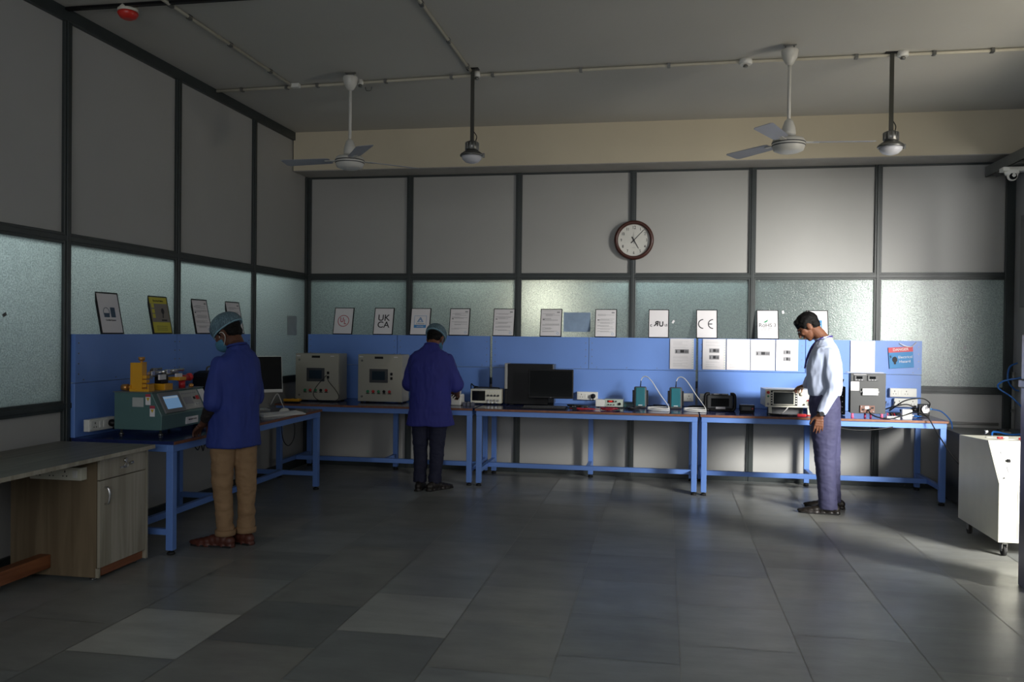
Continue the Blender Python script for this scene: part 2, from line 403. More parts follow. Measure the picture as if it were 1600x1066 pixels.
# ------------------------------------------------------------------ workbenches (local: x along the bench, -y towards the user)
def bench(L, dep, label, loc, rz, seam, zt=.755, mid_leg=True):
    t = thing('workbench', label, 'workbench', loc, rz, 'blue steel workbenches along the walls')
    MB().m(0).box(0, L, 0, dep, zt-.022, zt).m(1).box(0, L, -.003, 0, zt-.022, zt-.002).build('tabletop', [bluedk_m, brown_edge], t)
    fr = MB(); z0, z1 = zt-.072, zt-.023
    fr.box(.01, L-.01, .012, .05, z0, z1).box(.01, L-.01, dep-.05, dep-.012, z0, z1)
    for x in (.01, L/2-.02, L-.048): fr.box(x, x+.038, .05, dep-.05, z0, z1)
    fr.build('top_frame', blue_m, t, .002)
    for x in (.012, L-.062):
        for y in (.014, dep-.062):
            l = MB().box(x, x+.05, y, y+.05, .03, z0).build('leg', blue_m, t, .003)
            MB().lathe([(.012, .018), (.012, .03)], (x+.025, y+.025, 0), 12).lathe([(.026, 0), (.026, .012), (.02, .019)], (x+.025, y+.025, 0), 12).build('foot', rubber, l)
    if mid_leg:
        l = MB().box(L/2-.025, L/2+.025, dep-.062, dep-.012, .03, z0).build('leg', blue_m, t, .003)
        MB().lathe([(.026, 0), (.026, .012), (.02, .03)], (L/2, dep-.037, 0), 12).build('foot', rubber, l)
        MB().box(L/2-.02, L/2+.02, dep/2, dep-.062, .13, .17).build('stretcher', blue_m, t, .002)
    for x in (.017, L-.057): MB().box(x, x+.04, .064, dep-.062, .13, .17).build('stretcher', blue_m, t, .002)
    MB().box(.057, L-.057, dep/2-.02, dep/2+.02, .13, .175).build('stretcher', blue_m, t, .002)
    # back board: lower sheet, two upper sheets with a bolted joint, folded top
    zs, ztop = 1.125, 1.455
    yb = dep-.02
    MB().box(.004, L-.004, yb, yb+.04, zt, zs-.002).build('lower_back_panel', blue_m, t, .004)
    for a, b in ((.004, seam-.003), (seam+.003, L-.004)):
        bo = MB().box(a, b, yb-.004, yb+.045, zs+.002, ztop).m(1)
        for x in (a+.03, b-.03):
            for z in (zs+.06, zs+.13, zs+.20, ztop-.06): bo.cyl((x, yb-.008, z), (x, yb-.004, z), .0045, None, 8)
        n = 4
        for k in range(n): bo.cyl((a+.08+(b-a-.16)*k/(n-1), yb-.008, zs+.02), (a+.08+(b-a-.16)*k/(n-1), yb-.004, zs+.02), .004, None, 8)
        bo.build('upper_back_panel', [blue_m, dsteel_m], t)
    return t
BY, BD = 8.07, .83
bench(2.055, BD, 'blue steel workbench in the corner carrying the two beige control cabinets', (-3.872, BY, 0), 0, 1.03)
bench(2.125, BD, 'middle blue steel workbench under the clock, with the black computer on it', (-1.795, BY, 0), 0, 1.03)
bench(2.14, BD, 'blue steel workbench at the right end of the back wall under the danger sign', (.345, BY, 0), 0, 1.05)
bench(2.47, .755, 'blue steel workbench along the left wall carrying the teal testing machine', (-3.165, 5.125, 0), PI/2, 1.22)
def holes_strip(): pass
TOPZ = .755

# ------------------------------------------------------------------ framed certificates standing on the back boards
def lines(mb, x0, x1, zs, h=.0016, gap=None, rnd=None, y=-.0045):
    for z in zs:
        f = 1 if rnd is None else rnd.choice([1, .95, .6, .85])
        mb.box(x0, x0+(x1-x0)*f, y-.0006, y, z-h, z+h)
def frame_thing(label, loc, rz, wd, art, lean=.07, sh=paper_m, yaw=0, h=.302):
    t = thing('framed_certificate', label, 'picture frame', loc, rz, 'black framed certificates propped on the back boards')
    t.rotation_mode = 'XYZ'; t.rotation_euler = (-math.atan2(lean, h), 0, rz)
    b = .0075
    f = MB().box(-wd/2, wd/2, -.006, .008, 0, b).box(-wd/2, wd/2, -.006, .008, h-b, h).box(-wd/2, -wd/2+b, -.006, .008, b, h-b).box(wd/2-b, wd/2, -.006, .008, b, h-b)
    f.build('frame', black_m, t)
    MB().box(-wd/2+b, wd/2-b, -.004, .006, b, h-b).build('sheet', sh, t)
    if art: art(t, wd, h)
    return t
def ring_mb(mb, cx, cz, r, wd, y=-.0055, n=40, a0=0, a1=2*PI, flat=1):
    for k in range(n):
        s, e = a0+(a1-a0)*k/n, a0+(a1-a0)*(k+1)/n
        P = [(cx+r*math.cos(s), cz+r*math.sin(s)), (cx+(r-wd)*math.cos(s), cz+(r-wd)*math.sin(s)), (cx+(r-wd)*math.cos(e), cz+(r-wd)*math.sin(e)), (cx+r*math.cos(e), cz+r*math.sin(e))]
        mb.prism(P, y, y+.001, 'Y')
    return mb
def art_ul(t, w_, h):
    ring_mb(MB(), 0, h*.5, .066, .007).build('red_ring', redink, t)
    text('U', .075, redink, t, (-.018, -.005, h*.53), bold=.001, sx=.8); text('L', .075, redink, t, (.02, -.005, h*.455), bold=.001, sx=.8)
def art_ukca(t, w_, h):
    text('UK', .098, ink_m, t, (0, -.005, h*.62), bold=.001, sx=1.02); text('CA', .098, ink_m, t, (0, -.005, h*.36), bold=.001, sx=1.02)
def art_tuv(t, w_, h):
    c = h*.49; s = .068
    mb = MB()
    for a in ((-s, s, c+s-.003, c+s), (-s, s, c-s, c-s+.003), (-s, -s+.003, c-s, c+s), (s-.003, s, c-s, c+s)): mb.box(a[0], a[1], -.0055, -.0045, a[2], a[3])
    mb.build('badge_outline', blueink, t)
    MB().box(-s, s, -.0057, -.0045, c-s, c-s+.034).build('blue_band', blueink, t)
    tr = MB()
    for P, Q in (((-.032, c), (0, c+.05)), ((0, c+.05), (.032, c)), ((-.032, c), (.032, c)), ((-.018, c+.006), (0, c+.034)), ((0, c+.034), (.018, c+.006))):
        tr.cyl((P[0], -.005, P[1]), (Q[0], -.005, Q[1]), .003, None, 6)
    tr.build('triangle_mark', blueink, t)
    text('TUVRheinland', .016, ink_m, t, (0, -.005, c-.020))
    text('CERTIFIED', .017, paper_m, t, (0, -.0062, c-s+.016))
def art_doc(seed, stamp=True):
    def a(t, w_, h):
        r = random.Random(seed); mb = MB(); x0 = -w_/2+.025; x1 = w_/2-.025
        mb.box(x1-.03, x1, -.005, -.004, h-.045, h-.03)
        z = h-.055; blocks = r.randint(3, 4)
        while z > .05:
            n = r.randint(2, 4)
            for k in range(n):
                if z < .05: break
                xx = x0+(0 if r.random() < .6 else .03); mb.box(xx, xx+(x1-xx)*r.choice([1, .9, .7, .5]), -.005, -.004, z-.0014, z+.0014); z -= .0075
            z -= r.choice([.012, .02, .03])
        mb.build('printed_text', greyink, t)
        m2 = MB().box(x0, x0+.02, -.0052, -.004, h*.6, h*.6+.008)
        m2.build('bold_mark', ink_m, t)
        if stamp: ring_mb(MB(), x1-.015, .035, .012, .002, n=16).build('stamp', blueink, t)
    return a
def art_ru(t, w_, h):
    text('c', .050, ink_m, t, (-.078, -.005, h*.44), bold=.0008); text('US', .034, ink_m, t, (.074, -.005, h*.44), bold=.0008, sx=.8)
    o = text('R', .072, ink_m, t, (-.026, -.005, h*.49), bold=.003, shear=-.15)
    for v in o.data.vertices: v.co.x *= -1
    text('U', .072, ink_m, t, (.026, -.005, h*.475), bold=.003, sx=.9)
def art_ce(t, w_, h):
    ring_mb(MB(), -.036, h*.5, .052, .010, a0=PI*.5, a1=PI*1.5, n=24).build('letter_c', ink_m, t)
    m_ = ring_mb(MB(), .062, h*.5, .052, .010, a0=PI*.5, a1=PI*1.5, n=24); m_.box(.012, .054, -.0055, -.0045, h*.5-.005, h*.5+.005); m_.build('letter_e', ink_m, t)
def art_rohs(t, w_, h):
    text('RoHS', .056, ink_m, t, (-.022, -.005, h*.47)); text('3', .056, ink_m, t, (.070, -.005, h*.47)); text('COMPLIANT', .026, greyink, t, (-.012, -.005, h*.37), sx=.9)
    text('LEAD FREE DIRECTIVE', .013, greyink, t, (-.010, -.005, h*.31))
    MB().prism([(-.045, h*.56), (-.030, h*.60), (-.010, h*.64), (.005, h*.68), (-.002, h*.61), (-.018, h*.57)], -.0055, -.0045, 'Y').build('green_leaf', green_m, t)
def art_bluesq(t, w_, h):
    MB().box(-.045, .045, -.0055, -.0045, h*.34, h*.66).build('blue_square', blueink, t)
    text('LISTED', .018, blueink, t, (0, -.005, h*.72)); text('C', .05, paper_m, t, (.018, -.006, h*.5))
FZ = 1.457
def bx(px, y=8.9): return ony(px, 524, y).x
for px, wd, art, lab in (
    (534.5, .223, art_ul, 'black framed sheet with a red ring and the letters UL'),
    (597.5, .223, art_ukca, 'black framed sheet with large dark letters UKCA'),
    (655, .223, art_tuv, 'black framed sheet with a blue triangle badge, behind the capped worker'),
    (716.5, .223, art_doc(1), 'black framed document just right of the head of the middle worker'),
    (786, .232, art_doc(2), 'black framed document in front of the dark post above the oscilloscope'),
    (860, .23, art_doc(3), 'black framed document just left of the pale blue paper taped on the glass'),
    (946, .226, art_doc(4), 'black framed document just right of the pale blue paper taped on the glass'),
    (1029, .208, art_ru, 'black framed sheet with the heavy mirrored RU mark and small c and US'),
    (1104.5, .211, art_ce, 'black framed sheet with the thin letters CE'),
    (1200, .212, art_rohs, 'black framed sheet reading RoHS 3 under a green leaf'),
    (1278, .21, art_bluesq, 'black framed sheet with a blue square behind the bowed black-haired head')):
    frame_thing(lab, (bx(px), 8.905, FZ), 0, wd, art, .075)
# left board certificates
def art_logo2(t, w_, h):
    ring_mb(MB(), -.035, h*.52, .035, .004, n=24).box(-.065, -.005, -.005, -.004, h*.40, h*.5).build('round_mark', mat('slate_ink', (.06, .10, .16), .7), t)
    MB().box(.012, .062, -.0055, -.0045, h*.40, h*.64).build('square_mark', mat('slate_ink', (.06, .10, .16), .7), t)
    text('Certified System', .017, ink_m, t, (0, -.005, h*.33))
yellowsh = mat('yellow_paper', (.55, .50, .06), .7)
def art_yellow(t, w_, h):
    b = .0085
    MB().box(-w_/2+b+.004, w_/2-b-.004, -.0055, -.0045, h*.31, h*.80).build('photo_panel', mat('grey_brown_print', (.22, .20, .18), .7), t)
    mb = MB()
    for z in (.74, .60, .47): mb.box(-w_/2+.025, -w_/2+.06, -.0065, -.005, h*z-.016, h*z+.016)
    mb.build('yellow_labels', yellowsh, t)
    MB().cyl((.03, -.006, h*.42), (.045, -.006, h*.60), .004, None, 6).sphere((.04, -.006, h*.60), .02, (1, .1, 1.2)).box(.01, .08, -.0065, -.005, h*.34, h*.38).build('instrument_print', ink_m, t)
    text('Electrical Safety', .022, ink_m, t, (0, -.005, h*.875)); mb = MB(); lines(mb, -.07, .07, [h*.10, h*.15, h*.2], y=-.0045); mb.build('printed_text', ink_m, t)
for y, wd, art, lab, sh in (
    (5.521, .248, art_logo2, 'black framed white sheet with round and square dark logos, leftmost on the left wall', paper_m),
    (6.145, .256, art_yellow, 'black framed yellow poster with a grey picture on the left board', yellowsh),
    (6.758, .25, art_doc(11), 'black framed document between the yellow poster and the left worker\'s blue cap', paper_m),
    (7.333, .262, art_doc(12), 'black framed document behind the blue cap of the left worker', paper_m)):
    frame_thing(lab, (-3.895, y, FZ), PI/2, wd, art, .06, sh)

# ------------------------------------------------------------------ sheets in plastic sleeves on the blue boards
def pinned_sheet(px0, px1, label, pics, strip=True, z0=1.142, z1=1.452, sleeve=True):
    x0, x1 = ony(px0, 550, 8.868).x, ony(px1, 550, 8.868).x
    t = thing('instruction_sheet', label, 'sheet', ((x0+x1)/2, 8.866, z0), 0, 'white instruction sheets on the blue back boards')
    wd, h = x1-x0, z1-z0
    sr = .022 if strip else 0
    MB().box(-wd/2, wd/2-sr, -.002, 0, 0, h).build('paper', paper_m, t)
    if strip:
        s = MB().m(0).box(wd/2-sr, wd/2, -.0025, -.001, 0, h).m(1)
        k = 0
        while k < 12: s.cyl((wd/2-sr*.5, -.0035, .02+k*h/12.3), (wd/2-sr*.5, -.0025, .02+k*h/12.3), .0035, None, 8); k += 1
        s.build('punched_strip', [white_pl, blue_m], t)
    mb = MB(); r = random.Random(int(px0)); zz = h-.03
    while zz > .02:
        if not any(abs(zz-h*pz) < .035 for pz, _ in pics): mb.box(-wd/2+.03, -wd/2+.03+(wd-sr-.06)*r.choice([1, .8, .95, .6]), -.0028, -.002, zz-.0012, zz+.0012)
        zz -= r.choice([.009, .009, .02])
    mb.build('printed_text', mat('faint_ink', (.55, .55, .57), .8), t)
    for pz, pw in pics:
        p = MB().m(0).box(-pw/2, pw/2, -.003, -.002, h*pz-.022, h*pz+.022).m(1).box(-pw*.12, pw*.16, -.0035, -.002, h*pz-.013, h*pz+.015)
        for k in range(6): p.box(pw*(.2+.045*k), pw*(.225+.045*k), -.0035, -.002, h*pz-.015, h*pz+.012)
        p.m(1).box(-pw*.42, -pw*.35, -.0035, -.002, h*pz-.015, h*pz+.012)
        p.build('instrument_picture', [greyink, ink_m], t)
pinned_sheet(1047, 1084, 'white sleeved sheet with one grey instrument picture, leftmost on the board', [(.58, .14)])
pinned_sheet(1098, 1134, 'white sleeved sheet with two stacked pictures just right of the board joint', [(.62, .10), (.40, .10)])
pinned_sheet(1135.5, 1172, 'white sleeved text-only sheet between two sheets with pictures', [])
pinned_sheet(1173, 1211, 'white sleeved sheet with one grey instrument picture below the RoHS frame', [(.55, .14)])
pinned_sheet(1212.5, 1247, 'white sheet with two small pictures, nearest to the man in the pale shirt', [(.60, .07), (.38, .07)], False)
pinned_sheet(1329, 1367, 'white sleeved sheet behind the top of the dark grey test panel', [])
# danger sign
x0, x1 = ony(1392, 545, 8.86).x, ony(1430, 545, 8.86).x
sg = thing('danger_sign', 'red and blue danger electrical hazard sign taped at the right end of the board', 'sign', ((x0+x1)/2-.008, 8.865, 1.19), 0)
sg.rotation_euler = (0, math.radians(-4), 0)
wd = .225
MB().box(-wd/2, wd/2, -.002, 0, 0, .155).build('blue_field', mat('sign_blue', (.02, .22, .52), .5), sg)
MB().box(-wd/2, wd/2, -.0022, 0, .155, .205).build('red_header', mat('sign_red', (.60, .05, .07), .5), sg)
text('DANGER', .036, paper_m, sg, (0, -.003, .180), bold=.0005); text('Electrical', .036, paper_m, sg, (.038, -.003, .105)); text('Hazard', .036, paper_m, sg, (.032, -.003, .062))
MB().sphere((-.06, -.003, .085), .024, (1, .08, 1.2)).box(-.07, -.05, -.004, -.002, .04, .08).prism([(-.105, .12), (-.09, .13), (-.095, .112), (-.08, .12), (-.10, .095), (-.098, .11)], -.004, -.002, 'Y').build('hand_pictogram', ink_m, sg)
tag(MB().tube(smooth_path([(x0+.08, 8.866, 1.43), (x0+.13, 8.864, 1.405), (x0+.19, 8.866, 1.40), (x0+.235, 8.866, 1.44)], 6), .006, 6).build('clear_tape', mat('clear_tape', (.8, .82, .9), .2, alpha=.6)), 'clear wrinkled tape strip above the danger sign', 'tape')

# ------------------------------------------------------------------ papers on the glass
def patch(name, label, px, py, wd, h, y, m_, rot=0, cat='paper'):
    p = ony(px, py, y); o = MB().box(-wd/2, wd/2, -.001, .001, -h/2, h/2).build(name, m_); o.location = p; o.rotation_euler = (0, rot, 0)
    return tag(o, label, cat)
patch('blue_paper', 'pale blue wrinkled paper taped on the glass between two framed documents', 901.5, 503.5, .285, .205, D+.004, mat('pale_blue_paper', (.24, .33, .46), .7, 0, .08, 14, .4, 12))
patch('tape_scrap', 'small white tape scrap on the glass right of the RU frame', 1052, 503, .02, .035, D+.005, paper_m, .5, 'tape')
patch('tape_scrap', 'small white tape scrap on the glass above the man\'s head', 1223.5, 488, .02, .03, D+.005, paper_m, -.2, 'tape')
patch('tape_scrap', 'small pale tape scrap on the rightmost dark glass', 1508, 543, .022, .04, D+.005, greyink, .1, 'tape')
p = onx(456, 509, XL-.0065); o = MB().box(-.001, .001, -.12, .12, -.105, .105).build('white_paper', mat('sheet_behind_glass', (.42, .48, .50), .7)); o.location = (XL-.006, p.y, p.z); tag(o, 'white sheet stuck on the last left wall window near the corner', 'paper')
p = onx(7, 492, XL-.006); o = MB().box(-.001, .001, -.016, .016, -.01, .01).build('sticker', mat('sticker_grey', (.12, .12, .12), .6)); o.location = (XL-.006, p.y, p.z); o.rotation_euler = (.5, 0, 0); tag(o, 'small grey sticker on the leftmost left wall window', 'sticker')

# ------------------------------------------------------------------ wall clock
pc = ony(990.5, 375.5, D-.03)
ck = thing('wall_clock', 'round wall clock with a dark brown rim on the window post', 'clock', (pc.x, D-.02, pc.z))
R_ = .205
MB().lathe([(R_*.80, 0), (R_, 0), (R_, -.025), (R_*.955, -.045), (R_*.86, -.05), (R_*.82, -.035), (R_*.80, -.02)], (0, 0, 0), 48, 'Y', True).build('rim', mat('dark_brown_wood', (.055, .014, .008), .35, 0, .2, 10), ck)
MB().lathe([(R_*.83, -.002), (R_*.83, -.012)], (0, 0, 0), 48, 'Y').build('dial', mat('dial_white', (.62, .62, .58), .5), ck)
for n in range(1, 13):
    a = PI/2-n*PI/6; text(str(n), .042 if n != 12 else .05, ink_m, ck, (math.cos(a)*R_*.64, -.0128, math.sin(a)*R_*.64), name='numeral', bold=.0004, sx=.8)
text('QUARTZ', .010, greyink, ck, (0, -.0128, -R_*.38))
def hand_(ang, ln, wd, nm):
    a = math.radians(90-ang); d = Vector((math.cos(a), 0, math.sin(a))); q = Vector((-d.z, 0, d.x))
    P = [d*-.04+q*wd, d*-.04-q*wd, d*ln-q*wd*.35, d*ln+q*wd*.35]
    MB().prism([(v.x, v.z) for v in P], -.018, -.016, 'Y').build(nm, ink_m, ck)
hand_(150, .10, .006, 'hour_hand'); hand_(44, .15, .0045, 'minute_hand'); hand_(358, .08, .001, 'second_hand')
MB().lathe([(.009, -.02), (.009, -.012)], (0, 0, 0), 16, 'Y').build('hub', ink_m, ck)
for o in ck.children: pass

# ------------------------------------------------------------------ ceiling: conduits, fans, lamps, tray, camera
pvc = mat('cream_pvc_pipe', (.50, .47, .38), .45, 0, .05)
def conduit(label, pts, r=.0125, m_=pvc, clips=()):
    t = thing('conduit', label, 'pipe', pts[0])
    b = Vector(pts[0]); MB().tube([Vector(p)-b for p in pts], r, 10).build('pipe', m_, t)
    for c in clips:
        c = Vector(c)-b; MB().box(c.x-.012, c.x+.012, c.y-.022, c.y+.022, c.z-.016, c.z+.014).build('clip', dsteel_m, t)
    return t
cz = ZC-.016
cps = [(-3.93, 6.98, cz), (-3.13, 6.95, cz), (-1.56, 6.85, cz), (.3, 6.80, cz), (1.9, 6.79, cz), (3.32, 6.78, cz)]
def onpath(x):
    for a, b in zip(cps, cps[1:]):
        if a[0] <= x <= b[0]: t = (x-a[0])/(b[0]-a[0]); return (x, a[1]+(b[1]-a[1])*t, cz)
conduit('cream conduit running across the ceiling past both fans', cps, clips=[onpath(ony(px, 110, 6.85).x) for px in (368, 440, 490, 600, 705, 770, 908, 1045, 1335, 1455, 1545)])
conduit('cream conduit running forward over the ceiling at the upper left', [(-3.18, 2.5, cz), (-3.18, 6.95, cz)], clips=[(-3.18, y, cz) for y in (5.08, 5.3, 5.85, 6.5)])
conduit('cream conduit running forward above the left hanging lamp', [(-1.557, 2.5, cz), (-1.557, 6.84, cz)], clips=[(-1.557, y, cz) for y in (5.3, 6.0, 6.6)])
tag(MB().box(-3.93, -2.6, 5.04, 5.075, ZC-.02, ZC-.002).build('black_cable_strip', black_m), 'black strip across the ceiling beside the red detector', 'strip')
pd = onz(200, 10, ZC)
sd = thing('smoke_detector', 'red and white detector on the ceiling at upper left', 'detector', (pd.x, pd.y, ZC))
MB().lathe([(.06, 0), (.066, -.03), (.064, -.038)], (0, 0, 0), 24).build('base', mat('detector_white', (.6, .58, .5), .5), sd)
MB().lathe([(.062, -.038), (.066, -.05), (.05, -.075), (.03, -.085)], (0, 0, 0), 24).build('red_housing', mat('detector_red', (.60, .03, .02), .35), sd)
def jbox(px, py, label, sx=.05):
    p = onz(px, py, ZC); t = thing('junction_box', label, 'junction box', (p.x, p.y, ZC))
    MB().lathe([(sx, 0), (sx, -.035), (sx*.9, -.04)], (0, 0, 0), 20).build('box', white_pl, t); MB().lathe([(.012, -.04), (.02, -.05), (.016, -.06)], (0, 0, 0), 12).build('nozzle', dsteel_m, t)
jbox(1165, 93, 'round white junction box on the ceiling left of the right fan'); jbox(1411, 80, 'round white junction box beside the right hanging lamp', .04)
jbox(563, 125, 'round white junction box beside the left fan', .025); jbox(745, 113, 'small junction box at the top of the left hanging lamp', .03)
for px, py, l in ((462, 134, 'left conduit joint'), ):
    p = onz(px, py, ZC-.02); tag(MB().cb(p, (.07, .05, .035), .004).build('conduit_tee', white_pl), 'white tee joint where the upper left conduit meets the cross conduit', 'pipe joint')
p = onz(576, 136, ZC); tag(MB().tube(smooth_path([p+Vector((-.03, 0, 0)), p+Vector((-.02, 0, -.03)), p+Vector((.02, 0, -.03)), p+Vector((.03, 0, 0))], 5), .004, 6).build('ceiling_hook', dsteel_m), 'small metal hook in the ceiling right of the left fan', 'hook')

fan_m = mat('fan_white_enamel', (.60, .59, .55), .35, 0, .03); blade_m = mat('fan_blade_grey', (.34, .35, .40), .45, 0, .04)
def fan(label, px, x, y, zmot, angs):
    t = thing('ceiling_fan', label, 'fan', (x, y, ZC), 0, 'white ceiling fans')
    zm = zmot-ZC
    MB().cyl((-.03, 0, -.03), (-.03, 0, 0), .004).cyl((.03, 0, -.03), (.03, 0, 0), .004).box(-.045, .045, -.012, .012, -.006, 0).cyl((-.035, 0, -.03), (.035, 0, -.03), .004).build('hanger_bracket', dsteel_m, t)
    MB().lathe([(.058, -.035), (.062, -.045), (.055, -.09), (.03, -.135), (.014, -.15)], (0, 0, 0), 28).build('canopy', fan_m, t)
    MB().cyl((0, 0, -.03), (0, 0, zm+.10), .0125, None, 14).build('down_rod', fan_m, t)
    MB().lathe([(.014, zm+.20), (.03, zm+.185), (.045, zm+.14), (.05, zm+.105), (.05, zm+.07)], (0, 0, 0), 28).build('lower_hood', fan_m, t)
    mo = MB().lathe([(.05, zm+.065), (.105, zm+.055), (.118, zm+.035), (.118, zm+.005), (.105, zm-.03), (.07, zm-.045), (.0, zm-.047)], (0, 0, 0), 36).build('motor', fan_m, t)
    MB().lathe([(.1195, zm+.028), (.1205, zm+.024), (.1195, zm+.02)], (0, 0, 0), 36).lathe([(.119, zm+.008), (.1195, zm+.005), (.1185, zm+.001)], (0, 0, 0), 36).build('trim_ring', dgrey_m, mo)
    for a in angs:
        br = MB(); pr = MB(); R = Matrix.Rotation(math.radians(a), 4, 'Z')
        br.T = R; br.box(.09, .22, -.02, .02, zm+.026, zm+.032); bl = MB(); bl.T = R @ Matrix.Translation((0, 0, zm+.03)) @ Matrix.Rotation(math.radians(10), 4, 'X')
        bl.prism([(.17, -.045), (.20, -.055), (.58, -.068), (.60, -.055), (.60, .055), (.58, .068), (.20, .055), (.17, .045)], -.002, .002, 'Z')
        b = bl.build('blade', blade_m, t); br.build('blade_bracket', fan_m, b)
zf1 = ony(545, 256, 6.68).z; p1 = ony(547, 200, 6.68)
fan('white ceiling fan on the left, over the two beige control cabinets', 0, p1.x, 6.68, zf1, (175, 42, -58))
zf2 = ony(1234, 229, 6.5).z; p2 = ony(1233, 160, 6.5)
fan('white ceiling fan on the right, beside the right hanging lamp', 0, p2.x, 6.5, zf2, (4, 128, 246))
def lamp(label, x, y, zl):
    t = thing('hanging_lamp', label, 'lamp', (x, y, ZC), 0, 'dark hanging industrial lamps')
    z = zl-ZC
    MB().box(-.05, .05, -.03, .03, -.008, 0).build('ceiling_plate', black_m, t)
    MB().box(-.014, .014, -.010, .010, z+.12, -.008).build('hanger_rod', mat('dark_olive_paint', (.03, .03, .022), .5), t)
    hs = MB().lathe([(.03, z+.12), (.052, z+.11), (.055, z+.05), (.045, z+.045)], (0, 0, 0), 20)
    for k in range(12):
        a = k*PI/6; hs.box(math.cos(a)*.055-.003, math.cos(a)*.055+.003, math.sin(a)*.055-.003, math.sin(a)*.055+.003, z+.055, z+.105)
    hs.build('heatsink', dsteel_m, t)
    MB().lathe([(.05, z+.045), (.088, z+.018), (.096, z+.008), (.096, z-.002), (.086, z-.004)], (0, 0, 0), 28).box(.088, .104, -.008, .008, z-.015, z+.02).build('reflector_rim', dsteel_m, t)
    MB().lathe([(.084, z-.002), (.078, z-.025), (.055, z-.048), (.025, z-.058), (0, z-.06)], (0, 0, 0), 28).build('diffuser', mat('opal_diffuser', (.62, .62, .66), .25), t)
    MB().tube(smooth_path([(.01, 0, z+.2), (.035, .01, z+.16), (.03, .0, z+.12)], 5), .004, 6).build('cord', cable_m, t)
q = ony(737, 244, 6.72); lamp('dark hanging lamp on the left, right of the left fan', ony(738, 180, 6.72).x, 6.72, q.z)
q = ony(1395, 230, 6.78); lamp('dark hanging lamp on the right, near the cable tray', ony(1393, 150, 6.78).x, 6.78, q.z)

# cable tray along the top of the right wall, dome camera
tr = thing('cable_tray', 'grey perforated cable tray running forward at the top right corner', 'cable tray', (3.05, 5.0, 3.05))
ty = MB().box(0, .003, 0, 3.95, 0, .10).box(.20, .203, 0, 3.95, 0, .10)
for k in range(56): ty.box(0, .203, k*.07, k*.07+.045, 0, .003)
ty.box(0, .02, 0, 3.95, 0, .003).box(.183, .203, 0, 3.95, 0, .003).box(.09, .11, 0, 3.95, 0, .003)
ty.build('tray_channel', mat('galvanised_grey', (.17, .18, .18), .45, .5, .08), tr)
hb = MB()
for y in (.6, 2.1, 3.6): hb.box(-.01, .213, y, y+.03, -.012, -.002)
hb.build('support_bracket', dsteel_m, tr)
for x in (.05, .10, .15): MB().tube([(x, 0, .02), (x, 3.93, .02)], .012, 6).build('tray_cable', cable_m, tr)
cc = ony(1581, 268, 8.38); cc.z = 2.985
dc = thing('security_camera', 'white dome security camera under the cable tray', 'camera', cc)
MB().box(-.09, .12, -.05, .05, .012, .05, .006).lathe([(.062, .04), (.06, .0), (.052, -.018)], (0, 0, 0), 24).build('mounting_base', white_pl, dc)
MB().sphere((0, -.012, -.028), .045).build('dome', white_pl, dc); MB().lathe([(.03, -.053), (.03, -.03)], (-.005, 0, -.035), 16, 'Y').build('lens', blackgl, dc)

# ------------------------------------------------------------------ devices on the benches
def socket_box(label, x, y, z, wd, rz=0, n=2, plugs=(), switches=2, h=.082, d=.045, body=None):
    t = thing('socket_box', label, 'socket box', (x, y, z), rz, 'white surface socket boxes')
    b_ = body or white_pl
    MB().box(-wd/2, wd/2, -d, 0, -h/2, h/2, .004).build('box', b_, t)
    MB().box(-wd/2+.012, wd/2-.012, -d-.003, -d, -h/2+.01, h/2-.01, .002).build('face_plate', b_, t)
    n_tot = n+switches*.5; u = (wd-.03)/n_tot; xx = -wd/2+.015
    seq = (['s', 'w', 'w', 's'] if n == 2 else ['s']*n+['w']*switches) if switches else ['s']*n
    i = 0
    for k in seq:
        if k == 's':
            c = xx+u/2
            for dx, dz in ((0, .015), (-.012, -.01), (.012, -.01)):
                pass
            so = MB().box(c-.003, c+.003, -d-.0045, -d-.002, .008, .02).box(c-.015, c-.009, -d-.0045, -d-.002, -.016, -.009).box(c+.009, c+.015, -d-.0045, -d-.002, -.016, -.009)
            so.build('socket_holes', black_m, t)
            if i in plugs:
                MB().lathe([(.024, -d-.005), (.026, -d-.02), (.018, -d-.045), (.008, -d-.05)], (c, 0, 0), 20, 'Y').cyl((c, -d-.03, -.01), (c, -d-.03, -.045), .007, .004, 10).build('black_plug', black_m, t)
            i += 1; xx += u
        else:
            c = xx+u/4; MB().box(c-u*.17, c+u*.17, -d-.006, -d-.002, -.022, .022, .002).build('switch', white_pl, t); xx += u/2
    return t
YB = BY+BD-.024
socket_box('white socket box with a black plug beside the small power supply', -.772, YB, .847, .215, n=2, plugs=(1,))
socket_box('white socket box behind the right teal meter, left of the board joint', .200, YB, .855, .21)
socket_box('white socket box just right of the board joint, behind the black analyser', .455, YB, .855, .17)
socket_box('white socket box half hidden behind the beige high voltage tester', 1.38, YB, .855, .20)
socket_box('upper white switch box below the danger sign', 2.305, YB, .950, .245, n=2, switches=4, h=.085)
socket_box('lower white socket box under the switch box at the right board end', 2.33, YB, .853, .215)
socket_box('white socket box with black plug at the near end of the left bench', XL+.065+.015, 5.30, .835, .27, PI/2, plugs=(1,))

